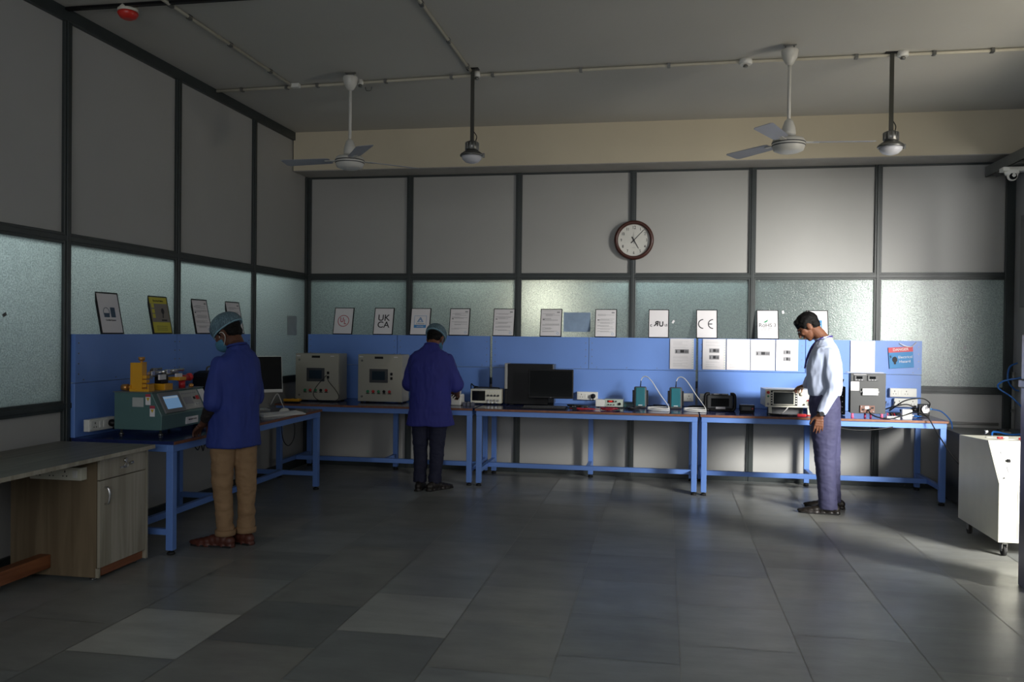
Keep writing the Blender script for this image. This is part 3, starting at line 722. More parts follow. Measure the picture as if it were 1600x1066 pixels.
# two beige control cabinets
def control_cabinet(label, x, y, rz, wd, h=.50, d=.24):
    t = thing('control_cabinet', label, 'control cabinet', (x, y, TOPZ), rz, 'beige control cabinets on the corner bench')
    z0 = .012
    MB().box(0, wd, .02, d, z0, h, .006).build('body', beige_m, t)
    dr = MB().box(.002, wd-.002, 0, .021, z0+.002, h-.002, .004).build('door', beige_m, t)
    for q in ((.02, .03), (wd-.05, .03), (.02, d-.05), (wd-.05, d-.05)): MB().box(q[0], q[0]+.03, q[1], q[1]+.03, 0, z0+.001).build('foot', rubber, t)
    MB().box(wd*.38, wd*.57, -.002, 0, h-.045, h-.022).build('name_plate', black_m, dr)
    for z in (h-.065, .065): MB().lathe([(.011, 0), (.011, -.006), (.006, -.008)], (.045, 0, z), 14, 'Y').build('lock', dsteel_m, dr)
    for lx in (.035, wd-.07): MB().box(lx-.02, lx+.02, -.001, 0, h-.03, h-.022).build('small_label', paper_m, dr)
    bz = MB().box(wd*.27, wd*.68, -.012, 0, h*.42, h*.70, .003).build('touch_panel', dgrey_m, dr)
    MB().box(wd*.33, wd*.62, -.0135, -.011, h*.475, h*.655).build('display', mat('unlit_blue_screen', (.02, .035, .05), .15), bz)
    for z in (h*.60, h*.51): MB().box(wd*.735, wd*.785, -.008, 0, z-.014, z+.014, .002).build('port', black_m, dr)
    for k, c in enumerate((green_m, red_m, green_m, black_m, red_m)):
        xx = wd*(.23+.122*k)
        b = MB().lathe([(.015, 0), (.016, -.006), (.012, -.014), (.003, -.016)], (xx, 0, h*.235), 18, 'Y').build('push_button', c, dr)
        MB().box(xx-.018, xx+.018, -.0015, 0, h*.185, h*.20).build('button_label', black_m, b)
    return t
control_cabinet('beige control cabinet in the corner beside the yellow multimeter', -3.800, 8.40, 0, .478)
control_cabinet('beige control cabinet directly left of the worker seen from behind', -3.112, 8.40, 0, .478)
cable('black_cable', [(-3.45, 8.385, 1.03), (-3.47, 8.36, 1.00), (-3.55, 8.34, .90), (-3.565, 8.33, .82), (-3.48, 8.31, .765), (-3.36, 8.30, .762), (-3.29, 8.33, .80), (-3.33, 8.36, .87), (-3.42, 8.37, .97), (-3.435, 8.385, 1.01)], .0035, cable_m, None, 'thin black cable looping down the face of the corner control cabinet')
ym = thing('multimeter', 'yellow handheld multimeter lying at the left end of the corner bench', 'multimeter', (-3.74, 8.20, TOPZ), math.radians(6))
MB().box(-.085, .085, -.04, .04, .012, .040, .008).build('yellow_holster', yellow_m, ym); MB().box(-.075, .075, -.034, .034, 0, .02, .004).build('black_body', black_m, ym)
MB().box(-.06, -.01, -.025, .025, .04, .0415).build('display', dgrey_m, ym); MB().lathe([(.016, .04), (.015, .046)], (.03, 0, 0), 16).build('dial', dgrey_m, ym)

# small white bench device right of the middle worker
mx = thing('bench_device', 'white bench device with a rounded metal top, right of the middle worker', 'device', (-2.055, 8.40, TOPZ))
MB().box(-.055, .055, -.06, .10, .0, .11, .012).build('body', white_pl, mx)
MB().box(-.035, .035, -.02, .05, .11, .165, .012).build('upper_housing', white_pl, mx)
MB().lathe([(.030, 0), (.034, .02), (.028, .045), (.012, .06)], (0, .01, .165), 18).build('metal_head', steel_m, mx)
MB().lathe([(.012, -.075), (.012, -.06)], (.02, 0, .07), 14, 'Y').build('knob', black_m, mx)
for i, xx in enumerate((-1.965, -1.925, -1.885)):
    t = thing('terminal_block', 'small grey terminal block between the white device and the oscilloscope', 'terminal block', (xx, 8.36, TOPZ), 0, 'grey terminal blocks')
    MB().box(-.016, .016, -.02, .03, 0, .035, .002).build('body', mat('grey_terminal', (.12, .13, .17), .5), t); MB().cyl((0, -.002, .035), (0, -.002, .041), .006).build('screw', steel_m, t)

# oscilloscope
os_ = thing('oscilloscope', 'beige oscilloscope with black screen left of the black computer', 'oscilloscope', (-1.945, 8.52, TOPZ), math.radians(2))
MB().box(0, .325, .012, .16, .012, .160, .008).build('case', beige_m, os_)
fp = MB().box(.003, .322, 0, .014, .015, .157, .005).build('front_panel', ivory_m, os_)
MB().box(.02, .155, -.003, .001, .04, .140).build('screen', blackgl, fp)
MB().box(.02, .155, -.002, .001, .142, .148).build('title_strip', greyink, fp)
for r_ in range(2):
    for c_ in range(4):
        MB().lathe([(.011, 0), (.0095, -.014), (.002, -.015)], (.185+.035*c_, 0, .045+.05*r_), 14, 'Y').build('knob', dgrey_m if r_ else greyink, fp)
for c_ in range(5): MB().box(.180+.026*c_, .195+.026*c_, -.004, 0, .128, .138).build('key', white_pl, fp)
for c_ in range(3): MB().lathe([(.008, 0), (.008, -.012)], (.19+.04*c_, 0, .026), 12, 'Y').build('input_socket', steel_m, fp)
MB().tube(smooth_path([(.03, .06, .16), (.05, .06, .172), (.27, .06, .172), (.29, .06, .16)], 4), .006, 6).build('carry_handle', black_m, os_)
for q in (.02, .29): MB().box(q, q+.02, .02, .05, 0, .013).build('foot', rubber, os_)
cable('black_cable', [(-1.93, 8.78, .80), (-1.985, 8.77, .86), (-1.985, 8.74, .95), (-1.95, 8.72, .93), (-1.90, 8.70, .925)], .006, cable_m, None, 'black mains cable rising behind the left side of the oscilloscope')

# computer tower, black monitor, keyboard
tw = thing('computer_tower', 'black computer tower with a silver front edge standing sideways behind the monitor', 'computer', (-1.605, 8.60, TOPZ))
MB().box(.03, .50, 0, .185, .008, .42, .004).build('side_panel_case', black_m, tw)
MB().box(0, .032, -.003, .188, .16, .425, .006).build('silver_front', mat('silver_plastic', (.32, .32, .31), .4, .2), tw)
MB().box(0, .032, -.003, .188, .008, .16, .006).build('black_front', black_m, tw)
MB().box(.498, .507, .005, .18, .02, .42).build('rear_plate', dsteel_m, tw)
for q in (.05, .42): MB().box(q, q+.04, .02, .165, 0, .009).build('foot', rubber, tw)
mo = thing('computer_monitor', 'black flat monitor in front of the computer tower', 'monitor', (-1.105, 8.46, TOPZ), math.radians(3))
bz = MB().box(-.225, .225, -.012, .018, .085, .378, .006).build('bezel', black_m, mo)
MB().box(-.212, .212, -.0135, -.011, .105, .365).build('screen', blackgl, bz)
text('LG', .012, greyink, bz, (-.0, -.0130, .096))
MB().box(-.10, .10, .018, .045, .13, .33, .01).build('rear_housing', black_m, mo)
MB().box(-.03, .03, .012, .03, .012, .16, .004).build('neck', blackgl, mo); MB().lathe([(.115, 0), (.115, .006), (.03, .014)], (0, .02, 0), 32).build('base', blackgl, mo)
def keyboard(label, x, y, rz, m1, m2, wd=.44, dp=.15):
    t = thing('keyboard', label, 'keyboard', (x, y, TOPZ), rz)
    MB().prism([(-dp/2, 0), (dp/2, 0), (dp/2, .024), (-dp/2, .010)], -wd/2, wd/2, 'X').build('case', m1, t, .002)
    for r in range(5):
        k = MB(); yy = -dp/2+.016+r*.024; zz = .011+(yy+dp/2)*.093
        for c in range(17):
            xx = -wd/2+.012+c*(wd-.024)/17
            if r == 0 and 4 <= c <= 9:
                if c == 4: k.box(xx, xx+(wd-.024)/17*6-.003, yy, yy+.019, zz, zz+.006)
                continue
            k.box(xx, xx+(wd-.024)/17-.003, yy, yy+.019, zz, zz+.006)
        k.build('key_row', m2, t)
    return t
keyboard('black keyboard on the bench in front of the black monitor', -1.135, 8.235, 0, black_m, dgrey_m)

# power supply and clutter
ps = thing('power_supply', 'small bench power supply with red digits beside the plugged socket', 'power supply', (-.66, 8.56, TOPZ), math.radians(-2))
MB().box(.085, .27, .004, .18, .008, .088, .003).build('case', dsteel_m, ps)
MB().box(-.005, .087, .0, .12, .008, .078, .003).build('white_side_unit', white_pl, ps)
fp = MB().box(.088, .268, 0, .006, .01, .086).build('front_panel', mat('pale_green_panel', (.45, .52, .46), .5), ps)
MB().box(.112, .178, -.002, 0, .052, .074).build('digit_display', mat('dark_red_display', (.09, .004, .004), .2), fp)
text('12.05', .016, mat('red_digits', (.5, .02, .02), .4, emit=(1, .04, .02, .8)), fp, (.145, -.0025, .063))
for x_, z_, r_ in ((.235, .040, .014), (.20, .064, .007), (.125, .03, .006), (.15, .03, .006), (.18, .03, .006)): MB().lathe([(r_, 0), (r_*.9, -.014)], (x_, 0, z_), 14, 'Y').build('knob', black_m, fp)
for q in (.0, .24): MB().box(q, q+.02, .02, .10, 0, .009).build('foot', rubber, ps)
rr = random.Random(5)
def squiggle(name, label, cat, cx_, cy_, sx, sy, m_, r, n, group=None, seed=0, z=TOPZ):
    g = random.Random(seed); pts = []
    for k in range(n):
        a = k*2.1+g.random(); pts.append((cx_+math.cos(a)*sx*g.uniform(.35, 1), cy_+math.sin(a)*sy*g.uniform(.35, 1), z+r+.0005+g.random()*.018))
    return cable(name, pts, r, m_, None, label, cat, group)
squiggle('test_lead', 'red test lead lying at the front of the middle bench under the socket box', 'test lead', -.74, 8.20, .16, .05, mat('red_cable', (.40, .02, .035), .4), .004, 14, None, 1)
squiggle('test_lead', 'red and tangled test lead in front of the small power supply', 'test lead', -.50, 8.24, .11, .07, mat('red_cable', (.40, .02, .035), .4), .004, 16, None, 2)
squiggle('test_lead', 'black tangled test lead in front of the small power supply', 'test lead', -.47, 8.27, .13, .07, cable_m, .004, 16, None, 3)
squiggle('test_lead', 'white thin lead tangled among the red leads by the power supply', 'test lead', -.49, 8.25, .07, .04, wcable_m, .003, 10, None, 4)
squiggle('black_cable', 'black cable bundle on the bench left of the left teal meter', 'cable', -.30, 8.42, .09, .09, cable_m, .0045, 14, None, 5)
squiggle('black_cable', 'black cable heap on the bench right of the black monitor base', 'cable', -.84, 8.50, .13, .06, cable_m, .005, 18, None, 6)
squiggle('black_cable', 'black cable heap behind and between the two teal meters', 'cable', -.02, 8.72, .12, .07, cable_m, .006, 18, None, 7)
squiggle('black_cable', 'black cable heap behind the right teal meter beside the analyser', 'cable', .33, 8.74, .11, .07, cable_m, .006, 20, None, 8)
for k in range(3):
    t = thing('circuit_board', 'small green circuit board lying behind the black keyboard', 'circuit board', (-.90+.075*k, 8.45+.02*(k % 2), TOPZ), .3*k, 'small circuit boards')
    MB().box(-.03, .03, -.025, .025, 0, .002).build('board', mat('dark_green_board', (.01, .05, .03), .4), t)
    MB().box(-.015, .01, -.01, .012, .002, .012).build('chip', black_m, t); MB().cyl((.018, .01, .002), (.018, .01, .018), .006).build('capacitor', dsteel_m, t)
t = thing('terminal_block', 'small black clamp at the bench front right of the black keyboard', 'clamp', (-.835, 8.17, TOPZ)); MB().box(-.02, .02, -.02, .02, 0, .03, .003).build('body', black_m, t); MB().cyl((0, 0, .03), (0, 0, .042), .008).build('screw', dsteel_m, t)
MB_ = None
tl = thing('device_case', 'low dark teal case behind the bench clutter left of the left teal meter', 'case', (-.33, 8.72, TOPZ)); MB().box(-.09, .09, -.05, .05, 0, .05, .005).build('body', mat('dark_teal', (.01, .07, .08), .4), tl); MB().box(-.09, .09, -.052, -.05, .034, .038).build('seam', black_m, tl)

# two teal meters with white probe cables
def teal_meter(label, x, y):
    t = thing('handheld_meter', label, 'meter', (x, y, TOPZ), math.radians(3), 'teal handheld meters on the middle bench')
    MB().box(-.062, .062, -.022, .028, 0, .215, .014).build('rubber_bumper', dgrey_m, t)
    MB().box(-.046, .046, -.027, -.015, .022, .207, .006).build('teal_face', teal_m, t)
    MB().box(-.078, -.060, -.01, .018, .05, .18, .006).build('side_grip', black_m, t); MB().box(.060, .078, -.01, .018, .03, .18, .006).build('side_grip', black_m, t)
    MB().box(-.02, .02, -.0275, -.026, .028, .034).build('small_label', paper_m, t)
    MB().cyl((0, .005, .21), (.004, .005, .275), .006, .0035, 10).build('strain_relief', black_m, t)
    return t
teal_meter('left teal handheld meter standing on the middle bench', -.222, 8.60)
teal_meter('right teal handheld meter standing near the board joint', .125, 8.60)
for i, (x, lab) in enumerate(((-.218, 'white probe cable arching down from the left teal meter'), (.129, 'white probe cable arching down from the right teal meter'))):
    c = [(x, 8.605, TOPZ+.275), (x+.02, 8.60, TOPZ+.31), (x+.06, 8.58, TOPZ+.315), (x+.11, 8.54, TOPZ+.27), (x+.19, 8.50, TOPZ+.15), (x+.265, 8.45, TOPZ+.05), (x+.28, 8.40, TOPZ+.012)]
    for k in range(15):
        a = -.3-k*2*PI/7; c.append((x+.175+math.cos(a)*.105, 8.37+math.sin(a)*.06, TOPZ+.006+.002*k))
    cable('white_cable', c, .0048, wcable_m, None, lab, 'cable', 'white probe cables of the teal meters')
# rugged analyser
an = thing('portable_analyser', 'black rugged portable analyser with side grips, right of the board joint', 'analyser', (.545, 8.50, TOPZ), math.radians(4))
MB().box(-.125, .125, -.02, .04, .02, .155, .012).build('case', dgrey_m, an)
MB().box(-.085, .085, -.0235, -.018, .045, .125).build('screen', blackgl, an)
for s in (-1, 1): MB().tube(smooth_path([(s*.10, 0, .165), (s*.135, -.01, .158), (s*.142, -.01, .09), (s*.135, -.01, .02), (s*.10, 0, .008)], 5), .016, 8).build('side_grip', black_m, an)
MB().box(-.10, .10, -.025, .045, 0, .022, .006).build('base', black_m, an)
MB().box(-.04, .05, -.0255, -.02, .022, .042).build('white_label', paper_m, an); MB().box(-.08, .08, -.018, .03, .155, .168, .004).build('top_connector_bar', dgrey_m, an)
for q in (-.06, .02): MB().box(q, q+.05, -.021, -.0, .16, .170).build('port_cap', greyink, an)
bb = thing('black_box_device', 'small black box device on the bench left of the beige tester', 'device', (.795, 8.44, TOPZ), math.radians(-3))
MB().box(-.07, .07, -.05, .05, .006, .075, .010).build('case', black_m, bb); MB().box(-.045, .035, -.052, -.049, .025, .055).build('front_plate', dgrey_m, bb); MB().lathe([(.008, -.052), (.008, -.062)], (.05, 0, .04), 12, 'Y').build('knob', red_m, bb)
MB().box(-.065, .065, -.045, .045, 0, .007).build('base', rubber, bb)

# high voltage tester
hv = thing('voltage_tester', 'ivory high voltage tester on tilted feet with a large dark screen', 'tester', (.945, 8.24, TOPZ), math.radians(2))
MB().box(0, .445, .015, .34, .075, .235, .004).build('case', ivory_m, hv)
fp = MB().box(-.003, .448, 0, .016, .072, .238, .003).build('front_panel', ivory_m, hv)
MB().box(.045, .285, -.003, 0, .088, .228).build('black_bezel', black_m, fp)
s_ = MB().box(.062, .262, -.006, -.002, .095, .220).build('screen_frame', ivory_m, fp); MB().box(.070, .252, -.0075, -.005, .102, .212).build('screen', mat('dark_grey_screen', (.035, .04, .04), .12), s_)
MB().lathe([(.014, 0), (.014, -.010), (.004, -.013)], (.022, 0, .208), 16, 'Y').build('red_button', red_m, fp); MB().lathe([(.009, 0), (.009, -.008)], (.022, 0, .172), 14, 'Y').build('green_button', green_m, fp)
MB().lathe([(.012, 0), (.012, -.004)], (.022, 0, .10), 14, 'Y').build('power_ring', greyink, fp)
for k in range(5): MB().box(.048, .058, -.005, -.002, .105+.023*k, .115+.023*k).build('soft_key', white_pl, fp); MB().box(.268, .281, -.005, -.002, .105+.023*k, .115+.023*k).build('soft_key', white_pl, fp)
MB().lathe([(.020, 0), (.018, -.018), (.004, -.019)], (.325, 0, .20), 18, 'Y').build('rotary_knob', ivory_m, fp)
for x_, z_, m2 in ((.345, .10, black_m), (.395, .10, red_m), (.38, .14, red_m)): MB().lathe([(.008, 0), (.008, -.012)], (x_, 0, z_), 12, 'Y').build('terminal', m2, fp)
MB().prism([(.385, .178), (.40, .20), (.415, .178)], -.001, 0, 'Y').build('warning_mark', ink_m, fp)
for q in (.03, .38): MB().prism([(.0, 0), (.022, 0), (.05, .075), (.02, .075)], q, q+.028, 'X').build('tilt_foot', ivory_m, hv)
MB().box(.06, .36, .12, .30, 0, .075).build('rear_support', dgrey_m, hv)
cable('white_cable', [(1.16, 8.26, TOPZ+.085), (1.10, 8.20, TOPZ+.03), (1.05, 8.19, TOPZ+.008), (1.03, 8.19, TOPZ+.006)], .005, wcable_m, None, 'short white cable lying under the beige tester screen')
cable('black_cable', [(.97, 8.30, TOPZ+.01), (.99, 8.22, TOPZ+.008), (1.03, 8.19, TOPZ+.008), (1.12, 8.16, TOPZ+.007), (1.25, 8.19, TOPZ+.007)], .008, cable_m, None, 'thick black cable under the beige tester')
cable('red_cable', [(1.33, 8.225, TOPZ+.14), (1.36, 8.18, TOPZ+.14), (1.40, 8.17, TOPZ+.10), (1.385, 8.17, TOPZ+.03), (1.37, 8.14, TOPZ+.012)], .004, mat('pink_red_cable', (.55, .08, .12), .4), None, 'red lead hanging from the right side of the beige tester')
cable('white_cable', [(1.34, 8.225, TOPZ+.105), (1.38, 8.19, TOPZ+.15), (1.42, 8.17, TOPZ+.11), (1.41, 8.17, TOPZ+.04), (1.39, 8.15, TOPZ+.006)], .004, mat('pale_pink_cable', (.70, .55, .60), .4), None, 'pale lead looping from the right side of the beige tester')
cl = thing('test_clip', 'bright red test clip lying at the bench edge below the beige tester', 'clip', (1.27, 8.115, TOPZ), math.radians(-8))
MB().box(-.06, .02, -.014, .014, 0, .026, .006).build('grip', red_m, cl); MB().cyl((.02, 0, .013), (.07, 0, .010), .010, .004).build('tip', red_m, cl)

# dark grey test panel on pink standoffs
tp = thing('test_console', 'dark grey test panel with meters and white terminals on pink standoffs', 'test panel', (1.690, 8.215, TOPZ), math.radians(1))
pn = MB().box(0, .305, 0, .012, .035, .405).build('front_panel', mat('slate_grey_panel', (.034, .037, .038), .4, 0, .04), tp, .002)
MB().box(.004, .30, .012, .10, .04, .40).build('rear_box', black_m, tp)
MB().box(-.02, .295, .03, .12, .405, .412).build('top_sheet', mat('clear_acrylic', (.6, .6, .62), .15, alpha=.5), tp)
for x_ in (.02, .275): MB().cyl((x_, .006, 0), (x_, .006, .036), .011).lathe([(.014, 0), (.014, .008)], (x_, .006, 0), 14).build('standoff', mat('pink_plastic', (.70, .10, .20), .35), tp)
for x_ in (.15, .20): MB().cyl((x_, .09, 0), (x_, .09, .042), .010).build('standoff', mat('pink_plastic', (.70, .10, .20), .35), tp)
for x_ in (.03, .145):
    m_ = MB().box(x_, x_+.092, -.010, 0, .335, .385, .002).build('panel_meter', dgrey_m, pn); MB().box(x_+.018, x_+.07, -.0115, -.009, .352, .376).build('display', blackgl, m_)
    for k in range(3): MB().box(x_+.012+.025*k, x_+.022+.025*k, -.012, -.009, .339, .347).build('key', greyink, m_)
MB().box(.025, .135, -.006, 0, .388, .396).build('top_strip', greyink, pn)
MB().box(.002, .074, -.002, 0, .245, .325).build('white_label', paper_m, pn)
tt = MB().box(.10, .235, -.020, 0, .205, .265, .002)
for k in range(8): tt.box(.103+.0165*k, .115+.0165*k, -.026, -.018, .215, .236)
tt.build('terminal_strip', white_pl, pn)
for x_ in (.092, .243): MB().lathe([(.006, 0), (.006, -.008)], (x_, 0, .235), 12, 'Y').build('screw', steel_m, pn)
ob = MB().box(.082, .210, -.012, 0, .045, .110, .002).build('brown_outlet_plate', mat('brown_plate', (.14, .06, .04), .45), pn)
MB().box(.125, .160, -.014, -.011, .078, .104).build('white_label', paper_m, ob)
for x_, z_ in ((.095, .055), (.095, .10), (.198, .055)): MB().lathe([(.006, -.010), (.006, -.015)], (x_, 0, z_), 12, 'Y').build('screw', steel_m, ob)
for x_, z_ in ((.11, .073), (.165, .075), (.19, .09)): MB().box(x_-.009, x_+.009, -.018, -.011, z_-.007, z_+.007).build('contact', black_m, ob)
ab = thing('black_adapter', 'tall black unit behind the man\'s waist, left of the dark grey test panel', 'device', (1.62, 8.42, TOPZ))
MB().box(-.07, .06, -.05, .06, .004, .27, .01).build('case', black_m, ab)
for k in range(5): MB().lathe([(.005, -.05), (.005, -.056)], (.03, 0, .03+.05*k), 10, 'Y').build('terminal', steel_m, ab)
cable('black_cable', [(1.66, 8.42, 1.06), (1.655, 8.36, 1.09), (1.64, 8.35, 1.06), (1.615, 8.36, 1.03)], .006, cable_m, None, 'black cable loop above the tall black unit')
# adapter, terminals, regulator, hoses
ad = thing('white_adapter', 'white box adapter standing at the bench edge right of the dark test panel', 'adapter', (2.17, 8.20, TOPZ), math.radians(-4))
MB().box(-.042, .042, -.035, .035, 0, .085, .006).build('case', white_pl, ad); MB().cyl((.042, 0, .03), (.06, 0, .03), .006).build('cable_gland', white_pl, ad)
tb = thing('terminal_strip', 'flat white screw terminal strip lying by the white box adapter', 'terminal strip', (2.05, 8.19, TOPZ), math.radians(12))
q = MB().box(-.06, .06, -.018, .018, 0, .012, .002)
for k in range(6): q.box(-.055+.019*k, -.041+.019*k, -.012, .012, .012, .02)
q.build('body', white_pl, tb)
for k in range(4): MB().tube(smooth_path([(-.045+.025*k, .01, .02), (-.03+.02*k, .04, .045), (.0+.015*k, .07, .02)], 4), .0025, 6).build('wire', [red_m, cable_m, brown_edge, red_m][k], tb)
rg = thing('pressure_regulator', 'black pressure regulator with a round gauge at the right bench end', 'regulator', (2.385, 8.45, TOPZ))
MB().box(-.045, .055, 0, .05, .01, .115, .006).build('body', black_m, rg)
gm = MB().lathe([(.036, 0), (.038, -.02), (.034, -.022), (.033, -.015)], (.015, 0, .070), 28, 'Y', True).build('gauge_rim', steel_m, rg)
MB().lathe([(.033, -.004), (.033, -.012)], (.015, 0, .070), 28, 'Y').build('gauge_dial', paper_m, gm)
MB().box(.013, .017, -.0135, -.0115, .068, .095).build('needle', ink_m, gm)
MB().cyl((-.045, .025, .06), (-.10, .025, .06), .018).cyl((-.07, .025, .06), (-.07, .025, .10), .014).cyl((-.10, .025, .06), (-.20, .03, .05), .012).build('valve_body', black_m, rg)
MB().cyl((.055, .025, .07), (.075, .025, .07), .01).build('hose_fitting', blueink, rg); MB().box(-.04, .05, .005, .045, 0, .011).build('foot', rubber, rg)
for k, (a, lab) in enumerate((((2.10, 2.42), 'black cable arching over the regulator from the lower socket box'), ((2.02, 2.30), 'black cable running behind the white box adapter'))):
    cable('black_cable', [(a[0]+.12, 8.80, .86), (a[0]+.06, 8.62, .84), (a[0], 8.5, .80), (a[0]+.10, 8.40, .90-.05*k), (a[1]-.08, 8.38, .93-.06*k), (a[1], 8.40, .89-.05*k), (a[1]+.0, 8.42, .84)], .006, cable_m, None, lab)
squiggle('blue_hose', 'thin blue air hose tangled in front of the regulator', 'hose', 2.28, 8.33, .07, .04, bcable_m, .004, 12, None, 21)
squiggle('black_cable', 'black cable tangle left of the regulator under the lower socket box', 'cable', 2.17, 8.50, .10, .08, cable_m, .005, 18, None, 22)
cable('black_cable', [(1.84, 8.20, .83), (1.86, 8.15, .79), (1.93, 8.11, .764), (2.02, 8.10, .763), (2.14, 8.15, .79), (2.22, 8.12, .82), (2.30, 8.04, .79), (2.36, 7.96, .66), (2.44, 7.7, .45), (2.50, 7.35, .36), (2.40, 7.08, .40)], .006, cable_m, None, 'long black cable drooping from the test panel off the bench to the white console')
cable('blue_hose', [(2.46, 8.475, .825), (2.55, 8.46, .80), (2.62, 8.42, .70), (2.59, 8.36, .55), (2.57, 8.30, .45), (2.62, 8.1, .36), (2.70, 7.6, .34), (2.62, 7.08, .40)], .006, bcable_m, None, 'blue air hose dropping from the bench end behind the white console', 'hose')
cable('black_cable', [(1.50, 8.06, .70), (1.6, 8.045, .665), (1.75, 8.04, .655), (1.9, 8.045, .67), (2.02, 8.06, .69)], .006, cable_m, None, 'black cable sagging under the front rail of the right bench')

# ------------------------------------------------------------------ left bench: testing machine
tm = thing('testing_machine', 'teal green testing machine with a sloped control panel on the left bench', 'testing machine', (XL, 5.35, TOPZ))
ox = -XL  # local x = world x - XL
def lx(wx): return wx-XL
prof = [(lx(-3.76), .04), (lx(-3.40), .04), (lx(-3.395), .14), (lx(-3.475), .298), (lx(-3.76), .298)]
LM = .66
# prism extruded along y: polygon in (x,z)
MB().prism(prof, 0, LM, 'Y').build('cabinet', mach_m, tm, .004)
MB().box(lx(-3.768), lx(-3.468), -.006, LM+.006, .298, .304).build('top_plate', mat('grey_green_top', (.18, .21, .20), .3, .3), tm, .002)
for x_ in (-3.73, -3.43):
    for y_ in (.04, LM-.04): MB().lathe([(.016, 0), (.016, .012), (.008, .014), (.008, .042)], (lx(x_), y_, 0), 14).build('levelling_foot', dsteel_m, tm)
sl = math.atan2(.158, -.08)           # slope direction of the panel in xz
pa = Vector((lx(-3.395), 0, .14)); pb = Vector((lx(-3.475), 0, .298)); sd_ = (pb-pa).normalized(); nn = Vector((sd_.z, 0, -sd_.x))
def on_slope(nm, y0, y1, s0, s1, th, m_, par, off=0):
    P = []
    for s in (s0, s1):
        q = pa+sd_*s
        P += [q+nn*off]
    Q = [P[0], P[1], P[1]+nn*th, P[0]+nn*th]
    return MB().prism([(v.x, v.z) for v in Q], y0, y1, 'Y').build(nm, m_, par)
cp_ = on_slope('touch_panel', .05, .30, .012, .165, .012, mat('grey_bezel', (.20, .20, .21), .4), tm)
on_slope('screen', .085, .265, .040, .135, .0015, mat('lit_blue_screen', (.05, .12, .25), .3, emit=(.25, .48, .80, .16)), cp_, .0121)
on_slope('screen_title', .088, .262, .118, .130, .0012, mat('lit_white_band', (.3, .4, .5), .3, emit=(.6, .75, .9, .12)), cp_, .0136)
kp = on_slope('control_plate', .31, .55, .018, .165, .005, mat('white_grey_plate', (.42, .42, .40), .4), tm)
on_slope('square_key_field', .335, .44, .06, .115, .002, greyink, kp, .005)
on_slope('red_rocker_switch', .50, .53, .085, .115, .008, red_m, kp, .005)
on_slope('round_key', .462, .485, .09, .11, .004, black_m, kp, .005)
for k in range(8): on_slope('small_key', .335+.024*k, .347+.024*k, .138, .146, .003, greyink, kp, .005)
for k in range(2): on_slope('small_key', .47+.03*k, .482+.03*k, .045, .055, .003, greyink, kp, .005)
on_slope('paper_label', .575, .655, .03, .165, .001, paper_m, tm)
MB().box(lx(-3.40)+.0015, lx(-3.395)+.002, .30, .46, .055, .105).build('name_plate', paper_m, tm)
text('ABRASION TESTER', .013, ink_m, tm, (lx(-3.39), .38, .085), (PI/2, 0, PI/2))
MB().box(lx(-3.62), lx(-3.535), -.0012, 0, .20, .265).build('data_plate', mat('silver_label', (.45, .47, .45), .4), tm)
for k, (z_, x_) in enumerate(((.245, -3.468), (.165, -3.435))):
    MB().m(0).box(lx(x_)-.052, lx(x_)-.014, -.0015, 0, z_-.03, z_+.045).m(1).box(lx(x_)-.052, lx(x_)-.014, -.002, 0, z_+.025, z_+.045).m(2).prism([(lx(x_)-.046, z_+.02), (lx(x_)-.02, z_+.02), (lx(x_)-.033, z_-.005)], -.0025, 0, 'Y').build('warning_label', [paper_m, redink, mat('warning_yellow', (.6, .4, .02), .5)], tm)
# fixtures on top
TZ = .304
vc = MB().box(lx(-3.66), lx(-3.575), .03, .075, TZ, TZ+.20, .003).box(lx(-3.575), lx(-3.565), .025, .08, TZ, TZ+.205)
vc.build('yellow_upright', yellow_m, tm)
MB().cyl((lx(-3.585), .05, TZ+.20), (lx(-3.585), .05, TZ+.215), .010).cyl((lx(-3.585), .05, TZ+.215), (lx(-3.585), .05, TZ+.24), .020, .022, 20).build('brass_top_knob', brass_m, tm)
MB().box(lx(-3.66), lx(-3.51), .02, .09, TZ, TZ+.018, .002).box(lx(-3.655), lx(-3.65), .02, .09, TZ+.018, TZ+.045).box(lx(-3.52), lx(-3.512), .02, .09, TZ+.018, TZ+.05).build('yellow_base_slide', yellow_m, tm)
for z_ in (.03, .06, .09): MB().box(lx(-3.57), lx(-3.535), .03, .07, TZ+z_, TZ+z_+.022, .002).build('yellow_jaw', yellow_m, tm)
MB().cyl((lx(-3.66), .055, TZ+.025), (lx(-3.69), .055, TZ+.025), .012).cyl((lx(-3.69), .055, TZ+.025), (lx(-3.735), .055, TZ+.025), .024, .022, 20).build('brass_side_knob', brass_m, tm)
MB().box(lx(-3.62), lx(-3.50), .20, .30, TZ, TZ+.045, .003).build('yellow_block', yellow_m, tm)
MB().box(lx(-3.59), lx(-3.53), .21, .29, TZ+.045, TZ+.10, .004).build('black_saddle', black_m, tm)
for k, (y0, y1, z_, x_) in enumerate(((.08, .30, .10, -3.57), (.08, .36, .125, -3.55), (.24, .46, .105, -3.56), (.25, .50, .13, -3.54), (.12, .25, .145, -3.56))):
    MB().cyl((lx(x_), y0, TZ+z_), (lx(x_), y1, TZ+z_+.006), .008+.003*(k % 2), None, 12).box(lx(x_)-.012, lx(x_)+.012, y0+.02, y0+.06, TZ+z_-.016, TZ+z_+.014, .002).build('linkage_bar', steel_m if k % 2 else dsteel_m, tm)
for y0 in (.17, .38): MB().box(lx(-3.535), lx(-3.52), y0, y0+.075, TZ+.075, TZ+.11).build('white_tag', paper_m, tm)
MB().box(lx(-3.60), lx(-3.49), .37, .46, TZ+.06, TZ+.085, .003).build('yellow_plate', yellow_m, tm)
